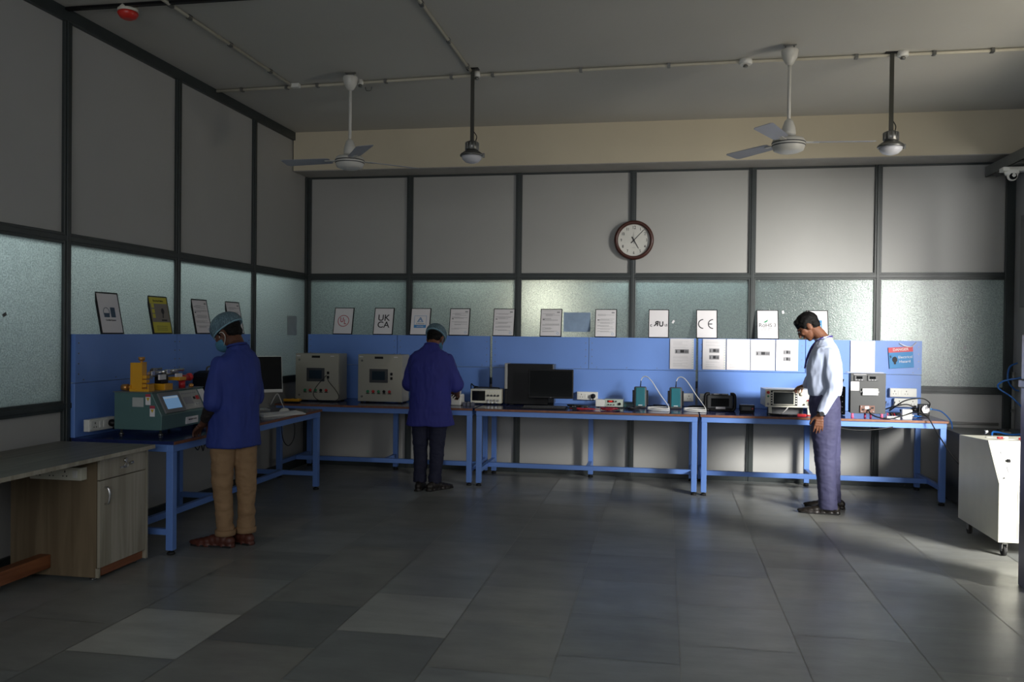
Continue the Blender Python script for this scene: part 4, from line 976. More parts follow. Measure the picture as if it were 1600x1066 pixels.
MB().cyl((lx(-3.55), .50, TZ), (lx(-3.55), .50, TZ+.05), .024).cyl((lx(-3.55), .47, TZ+.07), (lx(-3.55), .58, TZ+.07), .026, .022).sphere((lx(-3.55), .60, TZ+.075), .030).build('red_clamp', red_m, tm)
MB().lathe([(.018, 0), (.018, .02), (.008, .028)], (lx(-3.52), .575, TZ), 14).build('brass_stop', brass_m, tm)

bg = thing('equipment_bag', 'black rounded bag standing behind the far end of the testing machine', 'bag', (-3.70, 6.52, TOPZ))
MB().box(-.10, .12, -.14, .20, 0, .40, .05).build('body', black_m, bg); MB().tube(smooth_path([(0, -.06, .39), (0, -.04, .43), (0, .08, .43), (0, .10, .39)], 5), .008, 6).build('handle', dgrey_m, bg)
gd = thing('grey_device', 'rounded grey device with a small red button, behind the left worker\'s waist', 'device', (-3.42, 6.62, TOPZ))
MB().box(-.09, .09, -.07, .07, 0, .17, .03).build('case', mat('mid_grey_plastic', (.20, .21, .22), .4), gd); MB().lathe([(.014, 0), (.014, .012), (.004, .016)], (.02, -.02, .168), 14).build('red_button', red_m, gd)
MB().box(-.05, .0, -.03, .01, .168, .176).build('yellow_key', yellow_m, gd)
ai = thing('computer_monitor', 'white rimmed monitor standing on the left bench beside the white keyboard', 'monitor', (-3.70, 7.30, TOPZ), math.radians(38))
tilt = math.radians(-9)
fr_ = MB(); fr_.T = Matrix.Translation((0, 0, .33)) @ Matrix.Rotation(tilt, 4, 'X'); fr_.box(-.25, .25, -.01, .022, -.17, .17, .006)
b_ = fr_.build('white_housing', white_pl, ai)
s_ = MB(); s_.T = Matrix.Translation((0, 0, .33)) @ Matrix.Rotation(tilt, 4, 'X'); s_.box(-.243, .243, -.0125, -.009, -.140, .163); s_.build('screen', blackgl, b_)
MB().tube(smooth_path([(0, .03, .30), (0, .09, .15), (0, .05, .01)], 6), .016, 8).build('stand', white_pl, ai); MB().box(-.13, .13, -.07, .10, 0, .012, .004).build('base', white_pl, ai)
keyboard('white keyboard on the left bench beside the white rimmed monitor', -3.27, 6.93, math.radians(62), white_pl, mat('pale_keys', (.62, .62, .62), .45), .44, .14)
ms = thing('computer_mouse', 'white mouse resting beside the far end of the white keyboard', 'mouse', (-3.36, 7.20, TOPZ), math.radians(70))
MB().sphere((0, 0, .004), .058, (1, .58, .62)).build('shell', white_pl, ms); MB().box(-.004, .004, -.002, .002, .0, .041).build('wheel', dgrey_m, ms)
cable('black_cable', [(-3.30, 7.02, .72), (-3.29, 7.0, .62), (-3.28, 7.02, .52), (-3.27, 7.10, .47), (-3.26, 7.18, .52), (-3.26, 7.20, .62), (-3.27, 7.16, .72)], .004, cable_m, None, 'thin black cable hanging in a loop under the far end of the left bench')
cable('black_cable', [(-3.20, 5.42, .70), (-3.19, 5.46, .655), (-3.19, 5.50, .69), (-3.19, 5.53, .64), (-3.20, 5.57, .68), (-3.19, 5.60, .65), (-3.20, 5.66, .70)], .004, cable_m, None, 'knotted black cable hanging below the bench edge at the testing machine')
cable('white_cable', [(-3.60, 7.42, .80), (-3.55, 7.45, .90), (-3.50, 7.44, .82), (-3.46, 7.42, .765), (-3.42, 7.36, .765)], .004, wcable_m, None, 'white cable beside the stand of the white rimmed monitor')

# ------------------------------------------------------------------ desk at the left edge
dk = thing('office_desk', 'wood laminate desk with a pedestal of drawer and door at the left edge', 'desk', (-3.90, 4.99, 0))
def kx(x): return x+3.90
MB().m(0).box(kx(-3.90), kx(-3.215), -2.7, 0, .728, .752).m(1).box(kx(-3.215), kx(-3.213), -2.7, 0, .728, .752).box(kx(-3.90), kx(-3.213), 0, .002, .728, .752).build('desktop', [ashtop_m, ash_m], dk, .001)
MB().box(kx(-3.86), kx(-3.285), -.475, -.459, .02, .727).build('brown_side_panel', ashd_m, dk)
MB().box(kx(-3.86), kx(-3.262), -.018, 0, .02, .727).build('side_panel', ash_m, dk)
MB().box(kx(-3.86), kx(-3.29), -.459, -.018, .06, .078).box(kx(-3.86), kx(-3.845), -.459, -.018, .06, .727).build('carcass', ashd_m, dk)
MB().box(kx(-3.30), kx(-3.288), -.43, -.02, .02, .07).build('plinth', timber_m, dk)
MB().box(kx(-3.288), kx(-3.268), -.478, -.462, .02, .075).build('edge_strip', ash_m, dk)
dw = MB().box(kx(-3.283), kx(-3.265), -.472, -.021, .598, .722).build('drawer', ash_m, dk, .0015)
dd = MB().box(kx(-3.283), kx(-3.265), -.472, -.021, .078, .592).build('door', ash_m, dk, .0015)
for z_ in (.02,):
    for y_ in (-.44, -.05): MB().lathe([(.02, 0), (.02, .008), (.008, .01), (.008, .022)], (kx(-3.33), y_, 0), 12).build('levelling_foot', dsteel_m, dk)
MB().lathe([(.014, 0), (.014, .008), (.010, .010)], (kx(-3.265), -.235, .685), 18, 'X').build('lock', steel_m, dw)
MB().box(kx(-3.265), kx(-3.260), -.285, -.225, .640, .652).cyl((kx(-3.257), -.20, .66), (kx(-3.257), -.17, .665), .009).tube([(kx(-3.255)+0*.001, -.235+.016*math.cos(a), .655+.016*math.sin(a)) for a in [k*PI/8 for k in range(16)]], .002, 6, True).build('key_bunch', steel_m, dw)
MB().tube(smooth_path([(kx(-3.266), -.425, .55), (kx(-3.245), -.425, .545), (kx(-3.235), -.425, .50), (kx(-3.245), -.425, .455), (kx(-3.266), -.425, .45)], 6), .007, 8).build('bow_handle', steel_m, dd)
MB().lathe([(.034, .752), (.034, .755), (.028, .757), (.0, .757)], (kx(-3.77), -.70, 0), 24).build('cable_grommet', mat('tan_plastic', (.30, .26, .19), .5), dk)
fb = MB(); fb.box(kx(-3.66), kx(-3.585), -2.6, -.477, .065, .145, .004); fb.build('footrest_beam', timber_m, dk)
MB().box(kx(-3.86), kx(-3.285), -2.62, -2.60, .0, .727).build('brown_side_panel', ashd_m, dk)
socket_box('ivory socket strip fixed under the desktop beside the brown pedestal side', -3.515, 4.512, .640, .34, n=3, switches=1, h=.075, d=.055, body=ivory_m)

# ------------------------------------------------------------------ right side: black cabinet, white console, machine, pipes
bc = thing('black_cabinet', 'low dark cabinet with a grey top behind the white console', 'cabinet', (2.56, 7.55, 0))
MB().box(0, .70, 0, 1.0, .03, .64).build('body', mat('blue_black_enamel', (.012, .016, .024), .35), bc, .004)
MB().box(-.006, .706, -.006, 1.006, .64, .655).build('top', mat('dark_grey_top', (.07, .07, .068), .45), bc, .002)
for a in (.03, .62):
    for b in (.03, .92): MB().box(a, a+.05, b, b+.05, 0, .031).build('foot', rubber, bc)
MB().box(.02, .68, -.004, .0, .08, .60).build('front_door', mat('blue_black_enamel', (.012, .016, .024), .35), bc)
bl_ = thing('clamp_block', 'black clamp block on top of the low dark cabinet', 'clamp', (2.90, 8.0, .655)); MB().box(-.06, .06, -.03, .03, 0, .035, .004).build('base', black_m, bl_); MB().cyl((-.045, 0, .035), (.045, 0, .045), .012).build('roller', black_m, bl_)
th = thing('tap_valve', 'small steel valve on top of the low dark cabinet', 'valve', (2.74, 7.92, .655)); MB().cyl((0, 0, 0), (0, 0, .03), .008).build('stem', steel_m, th); MB().cyl((0, -.02, .035), (0, .02, .035), .010).build('body', steel_m, th)
wc = thing('white_console', 'ivory wheeled console with a sloped white control panel at the right edge', 'console', (2.255, 6.27, 0))
CW = .75
pf = [(0, .105), (.80, .105), (.80, .745), (.21, .775), (.0, .505)]    # (y, z)
MB().prism(pf, 0, CW, 'X').build('body', ivory_m, wc, .003)
pa2 = Vector((0, 0, .505)); pb2 = Vector((0, .21, .775)); s2 = (pb2-pa2).normalized(); n2_ = Vector((0, -s2.z, s2.y))
def on_slope2(nm, x0, x1, a, b, th_, m_, par, off=0):
    P = [pa2+s2*a+n2_*off, pa2+s2*b+n2_*off, pa2+s2*b+n2_*(off+th_), pa2+s2*a+n2_*(off+th_)]
    return MB().prism([(v.y, v.z) for v in P], x0, x1, 'X').build(nm, m_, par)
cpn = on_slope2('control_panel', .01, CW-.01, .008, .334, .003, white_pl, wc)
on_slope2('meter_window', .06, .13, .225, .25, .003, greyink, cpn, .003)
on_slope2('black_knob', .085, .105, .165, .185, .014, black_m, cpn, .003)
on_slope2('grey_key_field', .075, .14, .085, .135, .003, greyink, cpn, .003)
on_slope2('label_line', .03, .06, .27, .285, .001, greyink, cpn, .003)
on_slope2('lock', .035, .045, .035, .045, .006, steel_m, cpn, .003)
on_slope2('red_button', .20, .23, .20, .23, .01, red_m, cpn, .003)
MB().box(.12, CW-.02, -.003, 0, .13, .47).build('front_door', ivory_m, wc, .001)
MB().box(.145, .175, -.010, -.002, .40, .46).build('door_latch', greyink, wc)
for x_, y_ in ((.06, .06), (.06, .72), (CW-.06, .06), (CW-.06, .72)):
    c_ = MB().cyl((x_-.011, y_+.01, .035), (x_+.011, y_+.01, .035), .035, None, 20).build('caster_wheel', rubber, wc)
    MB().box(x_-.018, x_+.018, y_-.02, y_+.02, .085, .106).box(x_-.018, x_-.013, y_-.012, y_+.022, .035, .09).box(x_+.013, x_+.018, y_-.012, y_+.022, .035, .09).build('caster_fork', dsteel_m, c_)
for x_, y_, lab in ((.14, .36, 'red and white marker lying on top of the ivory console'), (.26, .30, 'red capped lead end on top of the ivory console')):
    z_ = .775-(y_-.21)*.05+.012
    t = thing('marker', lab, 'marker', (2.255+x_, 6.27+y_, z_), .3); MB().cyl((-.03, 0, 0), (.01, 0, 0), .007).build('barrel', red_m, t); MB().cyl((.01, 0, 0), (.05, .0, 0), .006).build('cap', white_pl, t)
cable('white_cable', [(2.33, 6.75, .765), (2.42, 6.66, .765), (2.52, 6.60, .768), (2.66, 6.55, .77)], .006, wcable_m, None, 'off white cable across the top of the ivory console')
# machine at the right frame edge
rm = thing('tall_machine', 'shiny violet grey machine housing cut by the right edge of the picture', 'machine', (2.135, 5.40, 0))
mm = mat('violet_grey_metal', (.20, .19, .23), .28, .5, .04)
MB().box(0, .24, 0, .22, .0, 1.20, .006).build('lower_housing', mm, rm)
MB().box(-.012, .25, -.01, .23, 1.20, 1.245, .005).build('ledge', mm, rm)
MB().box(0.0, .24, .0, .22, 1.245, 1.52, .006).build('upper_housing', mm, rm)
MB().box(.02, .22, -.006, 0, 1.27, 1.49).build('white_window', mat('cream_panel', (.70, .68, .60), .4), rm)
MB().box(.018, .12, -.004, 0, 1.06, 1.11).build('blue_label', blueink, rm)
for z_ in (1.30, 1.47): MB().lathe([(.005, 0), (.005, -.004)], (.009, 0, z_), 10, 'Y').build('screw', dsteel_m, rm)
# boxes on right wall
t = thing('wall_box', 'grey electrical box on the right wall at the picture edge', 'electrical box', (XR, 8.15, 1.78)); MB().box(-.09, 0, 0, .45, 0, .85, .006).build('case', mat('dark_grey_enamel', (.10, .10, .105), .4), t); MB().box(-.094, -.09, .02, .43, .02, .83).build('door', mat('dark_grey_enamel', (.10, .10, .105), .4), t)
gp = mat('grey_pipe_paint', (.22, .22, .21), .5)
conduit('grey conduit running low along the back wall to the right corner', [(2.50, D-.035, .655), (XR-.12, D-.035, .655)], .014, gp)
conduit('grey vertical conduit in the right corner', [(XR-.03, D-.14, .12), (XR-.03, D-.14, 1.17)], .014, gp, [(XR-.03, D-.14, .80), (XR-.03, D-.14, 1.1)])
cable('blue_hose', [(XR-.06, 8.70, 1.26), (XR-.14, 8.66, 1.22), (XR-.16, 8.64, 1.10), (XR-.10, 8.66, 1.02), (XR-.05, 8.68, 1.00)], .008, bcable_m, None, 'short blue hose loop on the right wall', 'hose')
cable('blue_hose', [(2.72, 7.72, .655), (2.73, 7.75, .70), (2.80, 7.82, .695), (2.95, 7.95, .665), (3.10, 8.08, .665), (3.20, 8.2, .70), (3.22, 8.35, .82), (3.13, 8.42, .95), (3.02, 8.45, 1.04), (3.05, 8.42, 1.10), (3.20, 8.38, 1.14), (3.31, 8.36, 1.17)], .008, bcable_m, None, 'long blue hose curling from the low dark cabinet up the right wall', 'hose')

# ------------------------------------------------------------------ people
def remeshed(mb, name, m_, parent, voxel, sm=2, disp=None, mats=None):
    me = bpy.data.meshes.new(name); bmesh.ops.recalc_face_normals(mb.bm, faces=mb.bm.faces); mb.bm.to_mesh(me); mb.bm.free()
    o = bpy.data.objects.new(name, me); COL.objects.link(o)
    r = o.modifiers.new('r', 'REMESH'); r.mode = 'VOXEL'; r.voxel_size = voxel
    if sm: q = o.modifiers.new('s', 'SMOOTH'); q.factor = .5; q.iterations = sm
    bpy.context.view_layer.update()
    m2 = bpy.data.meshes.new_from_object(o.evaluated_get(bpy.context.evaluated_depsgraph_get()))
    bpy.data.objects.remove(o); bpy.data.meshes.remove(me)
    if disp:
        ns = [v.normal.copy() for v in m2.vertices]
        for v, n in zip(m2.vertices, ns): v.co += n*disp(v.co)
    m2.name = name; m2.materials.clear(); m2.materials.append(m_)
    for p in m2.polygons: p.use_smooth = True
    o = bpy.data.objects.new(name, m2); COL.objects.link(o)
    if parent: o.parent = parent
    return o
def chain(mb, pts, rs, seg=16):
    for i in range(len(pts)-1): mb.cyl(pts[i], pts[i+1], rs[i], rs[i+1], seg)
    for p, r in zip(pts, rs): mb.sphere(p, r, seg=seg)
def loft(mb, secs, seg=28, e=2.4):
    """secs: (centre, rx, ry, pitch, yaw) rings from bottom to top"""
    rings = []; vs = []; fs = []
    for c, rx, ry, pt, yw in secs:
        X = Vector((math.cos(yw), math.sin(yw), 0)); Y0 = Vector((-math.sin(yw), math.cos(yw), 0)); Y = Y0*math.cos(pt)-Vector((0, 0, 1))*math.sin(pt)
        rg = []
        for k in range(seg):
            t = 2*PI*k/seg; ct, st = math.cos(t), math.sin(t)
            rg.append(mb.bm.verts.new(Vector(c)+X*rx*math.copysign(abs(ct)**(2/e), ct)+Y*ry*math.copysign(abs(st)**(2/e), st)))
        rings.append(rg); vs += rg
    for A, B in zip(rings, rings[1:]):
        for k in range(seg): fs.append(mb.bm.faces.new((A[k], A[(k+1) % seg], B[(k+1) % seg], B[k])))
    fs += [mb.bm.faces.new(rings[0][::-1]), mb.bm.faces.new(rings[-1])]
    mb._fin(vs, fs)
def add_hand(mb, w, d, n, t, curl=.25, spread=.05, k=1.0):
    w, d, n = Vector(w), Vector(d).normalized(), Vector(n).normalized(); n = (n-d*n.dot(d)).normalized(); t = Vector(t); t = (t-d*t.dot(d)-n*t.dot(n)).normalized()
    for a, hw, ht in ((0, .026, .019), (.02, .032, .017), (.045, .036, .015), (.065, .037, .0135), (.083, .036, .012)):
        c = w+d*a*k
        for u in (-1, -.5, 0, .5, 1): mb.sphere(c+t*u*(hw-ht)*k, ht*k, seg=12)
    for i, (o_, L) in enumerate(((.030, .070), (.0105, .078), (-.0095, .072), (-.029, .056))):
        p = w+d*(.085-.004*abs(i-1.2))*k+t*o_*k; dd = (d+t*(1.4-i)*spread).normalized(); pts = [p]; rs = [.0092*k]
        for j, f in enumerate((.44, .31, .25)):
            a = curl*(j+.6)*(1+.08*i); v = dd*math.cos(a)+n*math.sin(a); pts.append(pts[-1]+v*L*f*k); rs.append((.0088-.0009*(j+1))*k)
        chain(mb, pts, rs, 10)
    p = w+d*.018*k+t*.026*k; v = (d*.62+t*.70+n*.35).normalized(); q = p+v*.040*k; v2 = (d*.85+t*.30+n*.40).normalized(); r = q+v2*.030*k; v3 = (d*.9+n*.45+t*.05).normalized()
    chain(mb, [p, q, r, r+v3*.022*k], [.014*k, .0115*k, .010*k, .0085*k], 12)
def wrinkle(amp, sc, st=(1, 1, 1), seed=0):
    def f(co):
        p = Vector((co.x*st[0], co.y*st[1], co.z*st[2]))*sc+Vector((seed, 0, 0))
        a = noise.noise(p); b = 1-abs(noise.noise(p*1.9+Vector((3, 7, 1))))*2
        return amp*(a*.9+b*.45-.2)
    return f
def shoe(mb, x, y, ang, L=.275):
    R = Matrix.Translation((x, y, 0)) @ Matrix.Rotation(ang, 4, 'Z'); T0 = mb.T; mb.T = T0 @ R
    for yy, rx, rz in ((-.055, .034, .040), (-.02, .036, .046), (.02, .036, .046), (.06, .038, .040), (.10, .042, .032), (.14, .044, .026), (.175, .040, .021), (.20, .030, .017)):
        mb.sphere((0, yy*L/.275, rz*.9+.006), 1, (rx, .046, rz), 16)
    for yy, rx in ((-.07, .030), (-.02, .034), (.04, .034), (.10, .042), (.15, .044), (.19, .034)): mb.cyl((0, yy*L/.275, 0), (0, yy*L/.275, .018), rx*1.05, rx*1.05, 20)
    mb.T = T0
def make_person(label, root, rz, P, skin, top_m, leg_m, shoe_m):
    t = thing('person', label, 'person', (root[0], root[1], 0), rz)
    Ri = Matrix.Rotation(-rz, 3, 'Z')
    def L(v): return Ri @ (Vector(v)-Vector((root[0], root[1], 0)))
    def Dl(v): return Ri @ Vector(v)
    hc = L(P['head']); nb = L(P['neck']); Rh = Matrix.Rotation(P['hyaw'], 3, 'Z') @ Matrix.Rotation(-P['hpitch'], 3, 'X')
    H = Matrix.Translation(hc) @ Rh.to_4x4()
    pel = L(P['pelvis']); ch = L(P['chest'])
    # ---- the body: one continuous surface
    b = MB(); b.T = H
    b.sphere((0, -.012, .030), 1, (.075, .094, .088), 24); b.sphere((0, .018, -.035), 1, (.056, .070, .072), 20); b.sphere((0, .056, -.088), .024, (1.1, .9, .8)); b.sphere((0, .04, .0), 1, (.066, .052, .06), 20)
    b.sphere((0, .074, .030), 1, (.048, .018, .012)); b.cyl((0, .084, .022), (0, .106, -.018), .007, .012, 10); b.sphere((0, .104, -.022), .0125, (1.2, 1, .9)); b.sphere((0, .086, -.054), 1, (.024, .011, .009))
    for s in (-1, 1):
        b.sphere((s*.038, .066, -.012), .020); b.sphere((s*.078, -.008, -.008), 1, (.009, .020, .030), 14); b.sphere((s*.080, -.012, .008), 1, (.007, .018, .018), 12)
    b.T = Matrix.Identity(4)
    chain(b, [H @ Vector((0, -.022, -.045)), (H @ Vector((0, -.03, -.10)))*.5+nb*.5, nb], [.056, .054, .060])
    yw = P.get('cyaw', 0)
    loft(b, [(pel+Vector((0, 0, -.06)), .14, .10, 0, 0), (pel+Vector((0, 0, .08)), .145, .10, 0, 0), ((pel+ch)/2, .13, .09, .05, yw/2), (ch, .155, .105, .15, yw), (ch+Vector((0, .0, .10)), .15, .085, .2, yw), (nb+Vector((0, 0, -.01)), .06, .05, .2, yw)])
    for k in ('l', 'r'):
        sh, el, wr = L(P['sh_'+k]), L(P['el_'+k]), L(P['wr_'+k])
        s_ = sh+(nb-sh)*.10+Vector((0, 0, -.032)); chain(b, [s_, (s_+el)/2, el, el*.6+wr*.4, wr], [.044, .043, .038, .036, .026])
        hd = P['hand_'+k]; add_hand(b, wr, Dl(hd[0]), Dl(hd[1]), Dl(hd[2]), hd[3], hd[4] if len(hd) > 4 else .05)
        hp, kn, an = L(P['hip_'+k]), L(P['kn_'+k]), L(P['an_'+k])
        chain(b, [hp, (hp+kn)/2, kn, kn*.65+an*.35, an], [.082, .070, .052, .050, .034]); b.sphere(an+Vector((0, 0, -.03)), .034)
    body = remeshed(b, 'body', skin, t, .0048, 2)
    # ---- eyes
    for s in (-1, 1):
        e = MB(); e.T = H; e.m(0).sphere((s*.031, .0785, .010), .0115, seg=14); e.m(1).sphere((s*.031, .0865, .008), .0052, seg=10); e.build('eye', [mat('eye_white', (.55, .52, .48), .3), ink_m], t)
    # ---- trousers
    w_ = P.get('legw', 1.0)
    b = MB(); hl, hr = L(P['hip_l']), L(P['hip_r']); wz = P['waist']
    loft(b, [(pel+Vector((0, 0, -.10)), .165*w_, .118, 0, 0), (pel+Vector((0, 0, 0)), .172*w_, .125, 0, 0), (Vector((pel.x, pel.y, wz-.03)), .155*w_, .112, 0, 0), (Vector((pel.x, pel.y, wz)), .150*w_, .110, 0, 0)])
    for k in ('l', 'r'):
        hp, kn, an = L(P['hip_'+k]), L(P['kn_'+k]), L(P['an_'+k]); hem = P['hem_'+k]
        e = kn+(an-kn)*((kn.z-hem)/(kn.z-an.z))
        r = [.100, .094, .080, .072, .066, .062, .064]; f = [hp, hp*.6+kn*.4, kn*.85+hp*.15, kn*.9+e*.1, kn*.55+e*.45, kn*.2+e*.8, e]
        loft(b, [(q, q_r*w_, q_r*w_*1.06, 0, 0) for q, q_r in zip(f[::-1], r[::-1])], 20, 2.1); b.sphere(hp, .096*w_, (1, 1.04, 1))
    tr = remeshed(b, 'trousers', leg_m, t, .0075, 2, wrinkle(P.get('tw', .006), 13, (.8, .8, 1.5), 5))
    # ---- shirt
    b = MB(); hz = P['shem']; sw, sd = P['sw'], P['sd']; low = Vector((pel.x, pel.y, hz))
    S = [(low, sw*P.get('flare', 1), sd*P.get('flare', 1), 0, 0), (low*.7+ch*.3, sw*.98, sd*1.0, 0, yw*.3), (low*.35+ch*.65, sw*.97, sd*1.0, .05, yw*.6), (ch, sw*1.0, sd*1.02, .12, yw), (ch*.5+nb*.5, sw*.99, sd*.84, .25, yw), (ch*.26+nb*.74, sw*.80, sd*.68, .3, yw), (ch*.10+nb*.90, sw*.50, sd*.55, .3, yw), (nb+Vector((0, .0, .012)), .072, .066, .35, yw)]
    loft(b, S, 32, 2.5)
    for k in ('l', 'r'):
        sh, el, wr = L(P['sh_'+k]), L(P['el_'+k]), L(P['wr_'+k]); f = P['sleeve']
        if f <= 1:
            s_ = sh+(nb-sh)*.10+Vector((0, 0, -.030)); e = sh+(el-sh)*f
            chain(b, [s_, s_*.5+e*.5, e], [.060, .066, P.get('cuff', .070)])
        else:
            c = el+(wr-el)*(f-1); s_ = sh+(nb-sh)*.10+Vector((0, 0, -.025)); chain(b, [s_, s_*.5+el*.5, el, el*.5+c*.5, c], [.060, .062, .055, .050, .041])
    st = remeshed(b, 'shirt', top_m, t, .008, 3, wrinkle(P.get('wr', .008), 9, (1.3, 1.3, .55), 2))
    # ---- collar
    c = MB(); cc = nb+Vector((0, .006, .018)); pts = []
    for k in range(24):
        a = 2*PI*k/24+PI/2; pts.append(cc+Vector((math.cos(a)*.064, math.sin(a)*.062, -.018*math.sin(a)+.004)))
    c.tube(pts, .0095, 8, True); col = remeshed(c, 'collar', top_m, st, .006, 1)
    if P.get('yoke'):
        pass
    # ---- shoes
    for k in ('l', 'r'):
        f = P['foot_'+k]; q = L((f[0], f[1], 0)); b = MB(); b.T = Matrix.Identity(4); shoe(b, q.x, q.y, f[2]-rz, P.get('shoe', .275)); so = remeshed(b, 'shoe', shoe_m, t, .0055, 2)
        s2 = MB(); s2.T = Matrix.Translation((q.x, q.y, 0)) @ Matrix.Rotation(f[2]-rz, 4, 'Z')
        s2.prism([(-.036, -.08), (-.034, -.02), (-.038, .08), (-.045, .15), (-.034, .215), (0, .235), (.034, .215), (.045, .15), (.038, .08), (.034, -.02), (.036, -.08), (0, -.10)], 0, .012, 'Z'); s2.build('sole', rubber, so)
    return t, H, L, Dl, body
def hair(H, t, full=True):
    b = MB(); b.T = H
    b.sphere((0, -.018, .040), 1, (.080, .100, .086), 28); b.sphere((0, -.050, -.005), 1, (.070, .054, .060), 20)
    if full: b.sphere((.0, .036, .082), 1, (.058, .040, .034), 18)
    for s in (-1, 1): b.sphere((s*.066, .012, .022), 1, (.014, .024, .034), 12)
    return remeshed(b, 'hair', hair_m, t, .005, 1, wrinkle(.0045, 55, (1, .5, 1), 1))
def cap(H, t):
    b = MB(); b.T = Matrix.Identity(4)
    q = bmesh.ops.create_uvsphere(b.bm, u_segments=72, v_segments=36, radius=1)
    for v in q['verts']:
        a = math.atan2(v.co.x, v.co.y); pu = 1+.022*math.sin(a*26)*(1-abs(v.co.z))
        p = Vector((v.co.x*.098*pu, -.016+v.co.y*.122*pu, .050+v.co.z*.098)); zc = .022-.10*p.y
        if p.z < zc: p = Vector((p.x*.93, -.016+(p.y+.016)*.93, zc-(zc-p.z)*.05))
        v.co = H @ p
    for f in b.bm.faces: f.smooth = True
    c = b.build('bouffant_cap', cap_m, t)
    r = MB(); r.T = H; r.tube([(math.sin(k*PI/18)*.094, -.016+math.cos(k*PI/18)*.116, .024-.10*(-.016+math.cos(k*PI/18)*.116)) for k in range(36)], .0045, 6, True)
    r.build('elastic_rim', mat('pale_blue_elastic', (.25, .45, .55), .7), c); return c

# worker at the testing machine, on the left
P = dict(head=(-3.005, 5.525, 1.468), neck=(-2.905, 5.475, 1.365), hyaw=math.radians(16), hpitch=math.radians(32), pelvis=(-2.93, 5.48, .88), chest=(-2.915, 5.475, 1.17), cyaw=0,
    sh_l=(-2.975, 5.335, 1.285), el_l=(-2.985, 5.30, 1.00), wr_l=(-3.115, 5.40, .850), hand_l=((-.62, .30, -.55), (-.3, .2, -.9), (.35, .9, 0), .42),
    sh_r=(-2.885, 5.625, 1.285), el_r=(-2.860, 5.66, 1.02), wr_r=(-2.985, 5.85, .93), hand_r=((-.8, .5, -.2), (-.2, 0, -1), (-.5, -.8, 0), .4),
    hip_l=(-2.970, 5.43, .86), kn_l=(-2.985, 5.42, .47), an_l=(-2.955, 5.42, .10), hip_r=(-2.895, 5.53, .86), kn_r=(-2.865, 5.54, .47), an_r=(-2.86, 5.53, .10),
    hem_l=.085, hem_r=.085, waist=.98, shem=.69, sw=.170, sd=.142, flare=1.08, sleeve=.98, cuff=.066, foot_l=(-2.985, 5.42, math.radians(88)), foot_r=(-2.885, 5.53, math.radians(75)), legw=.90, tw=.009, wr=.009)
t, H, L, Dl, body = make_person('worker in a royal blue shirt, tan trousers and blue hair cap at the teal machine', (-2.93, 5.47), math.radians(70), P, skin_m2, shirtb_m, khaki_m, brshoe_m)
hair(H, t, False); cap(H, t)
b = MB(); b.T = H
q = bmesh.ops.create_uvsphere(b.bm, u_segments=24, v_segments=16, radius=1)
for v in q['verts']:
    p = Vector((v.co.x*.064, .040+v.co.y*.085, -.048+v.co.z*.062))
    if p.y < .030: p.y = .030
    v.co = H @ p
for f in b.bm.faces: f.smooth = True
mk = b.build('face_mask', mask_m, t)
b = MB(); b.T = H
for s in (-1, 1): b.tube(smooth_path([(s*.060, .040, -.015), (s*.078, .012, .012), (s*.088, -.016, .0), (s*.080, -.014, -.035), (s*.060, .036, -.075)], 5), .0022, 6)
b.build('ear_loop', white_pl, mk)
b = MB()
for k in ('l', 'r'):
    el, wr, sh = L(P['el_'+k]), L(P['wr_'+k]), L(P['sh_'+k])
    b = MB(); chain(b, [el*.75+sh*.25, el, el*.5+wr*.5, el*.25+wr*.75], [.050, .047, .043, .036]); remeshed(b, 'arm_cover', armsleeve_m, t, .006, 1, wrinkle(.003, 30))
wr = L(P['wr_r']); MB().tube([wr+Vector((.036*math.cos(a), 0, .036*math.sin(a))) for a in [k*PI/8 for k in range(16)]], .005, 6, True).build('red_bracelet', red_m, t)
for k in ('l', 'r'):
    f = L(P['an_'+k]); MB().lathe([(.066, .082), (.070, .088), (.070, .118), (.066, .122)], (f.x, f.y, 0), 24).build('rolled_cuff', khaki_m, t)

# worker seen from behind, in the middle
P = dict(head=(-2.150, 7.905, 1.425), neck=(-2.160, 7.80, 1.350), hyaw=math.radians(-8), hpitch=math.radians(34), pelvis=(-2.165, 7.79, .86), chest=(-2.165, 7.785, 1.15), cyaw=0,
    sh_l=(-2.335, 7.79, 1.255), el_l=(-2.395, 7.86, .985), wr_l=(-2.33, 8.10, .86), hand_l=((.15, .85, -.25), (.2, 0, -1), (1, 0, 0), .35),
    sh_r=(-1.990, 7.79, 1.255), el_r=(-1.94, 7.88, .985), wr_r=(-1.985, 8.12, .88), hand_r=((-.25, .85, -.1), (-.6, 0, -.8), (-.5, 0, 1), .4),
    hip_l=(-2.255, 7.79, .83), kn_l=(-2.260, 7.80, .46), an_l=(-2.258, 7.79, .10), hip_r=(-2.075, 7.79, .83), kn_r=(-2.095, 7.80, .46), an_r=(-2.115, 7.80, .10),
    hem_l=.07, hem_r=.07, waist=.97, shem=.615, sw=.198, sd=.145, flare=1.16, sleeve=.95, cuff=.076, foot_l=(-2.258, 7.77, math.radians(6)), foot_r=(-2.110, 7.77, math.radians(-32)), legw=.98, tw=.008, wr=.009, shoe=.26)
t, H, L, Dl, body = make_person('worker seen from behind in a violet blue shirt, navy trousers and blue hair cap', (-2.165, 7.79), 0, P, skin_m, shirtv_m, navy_m, dkshoe_m)
hair(H, t, False); cap(H, t)
b = MB(); b.T = H
b.tube(smooth_path([(.060, .040, -.015), (.078, .012, .012), (.088, -.016, .0), (.080, -.014, -.035), (.060, .036, -.075)], 5), .0022, 6); b.sphere((0, .045, -.048), 1, (.064, .080, .060), 18)
b.build('face_mask', mask_m, t)

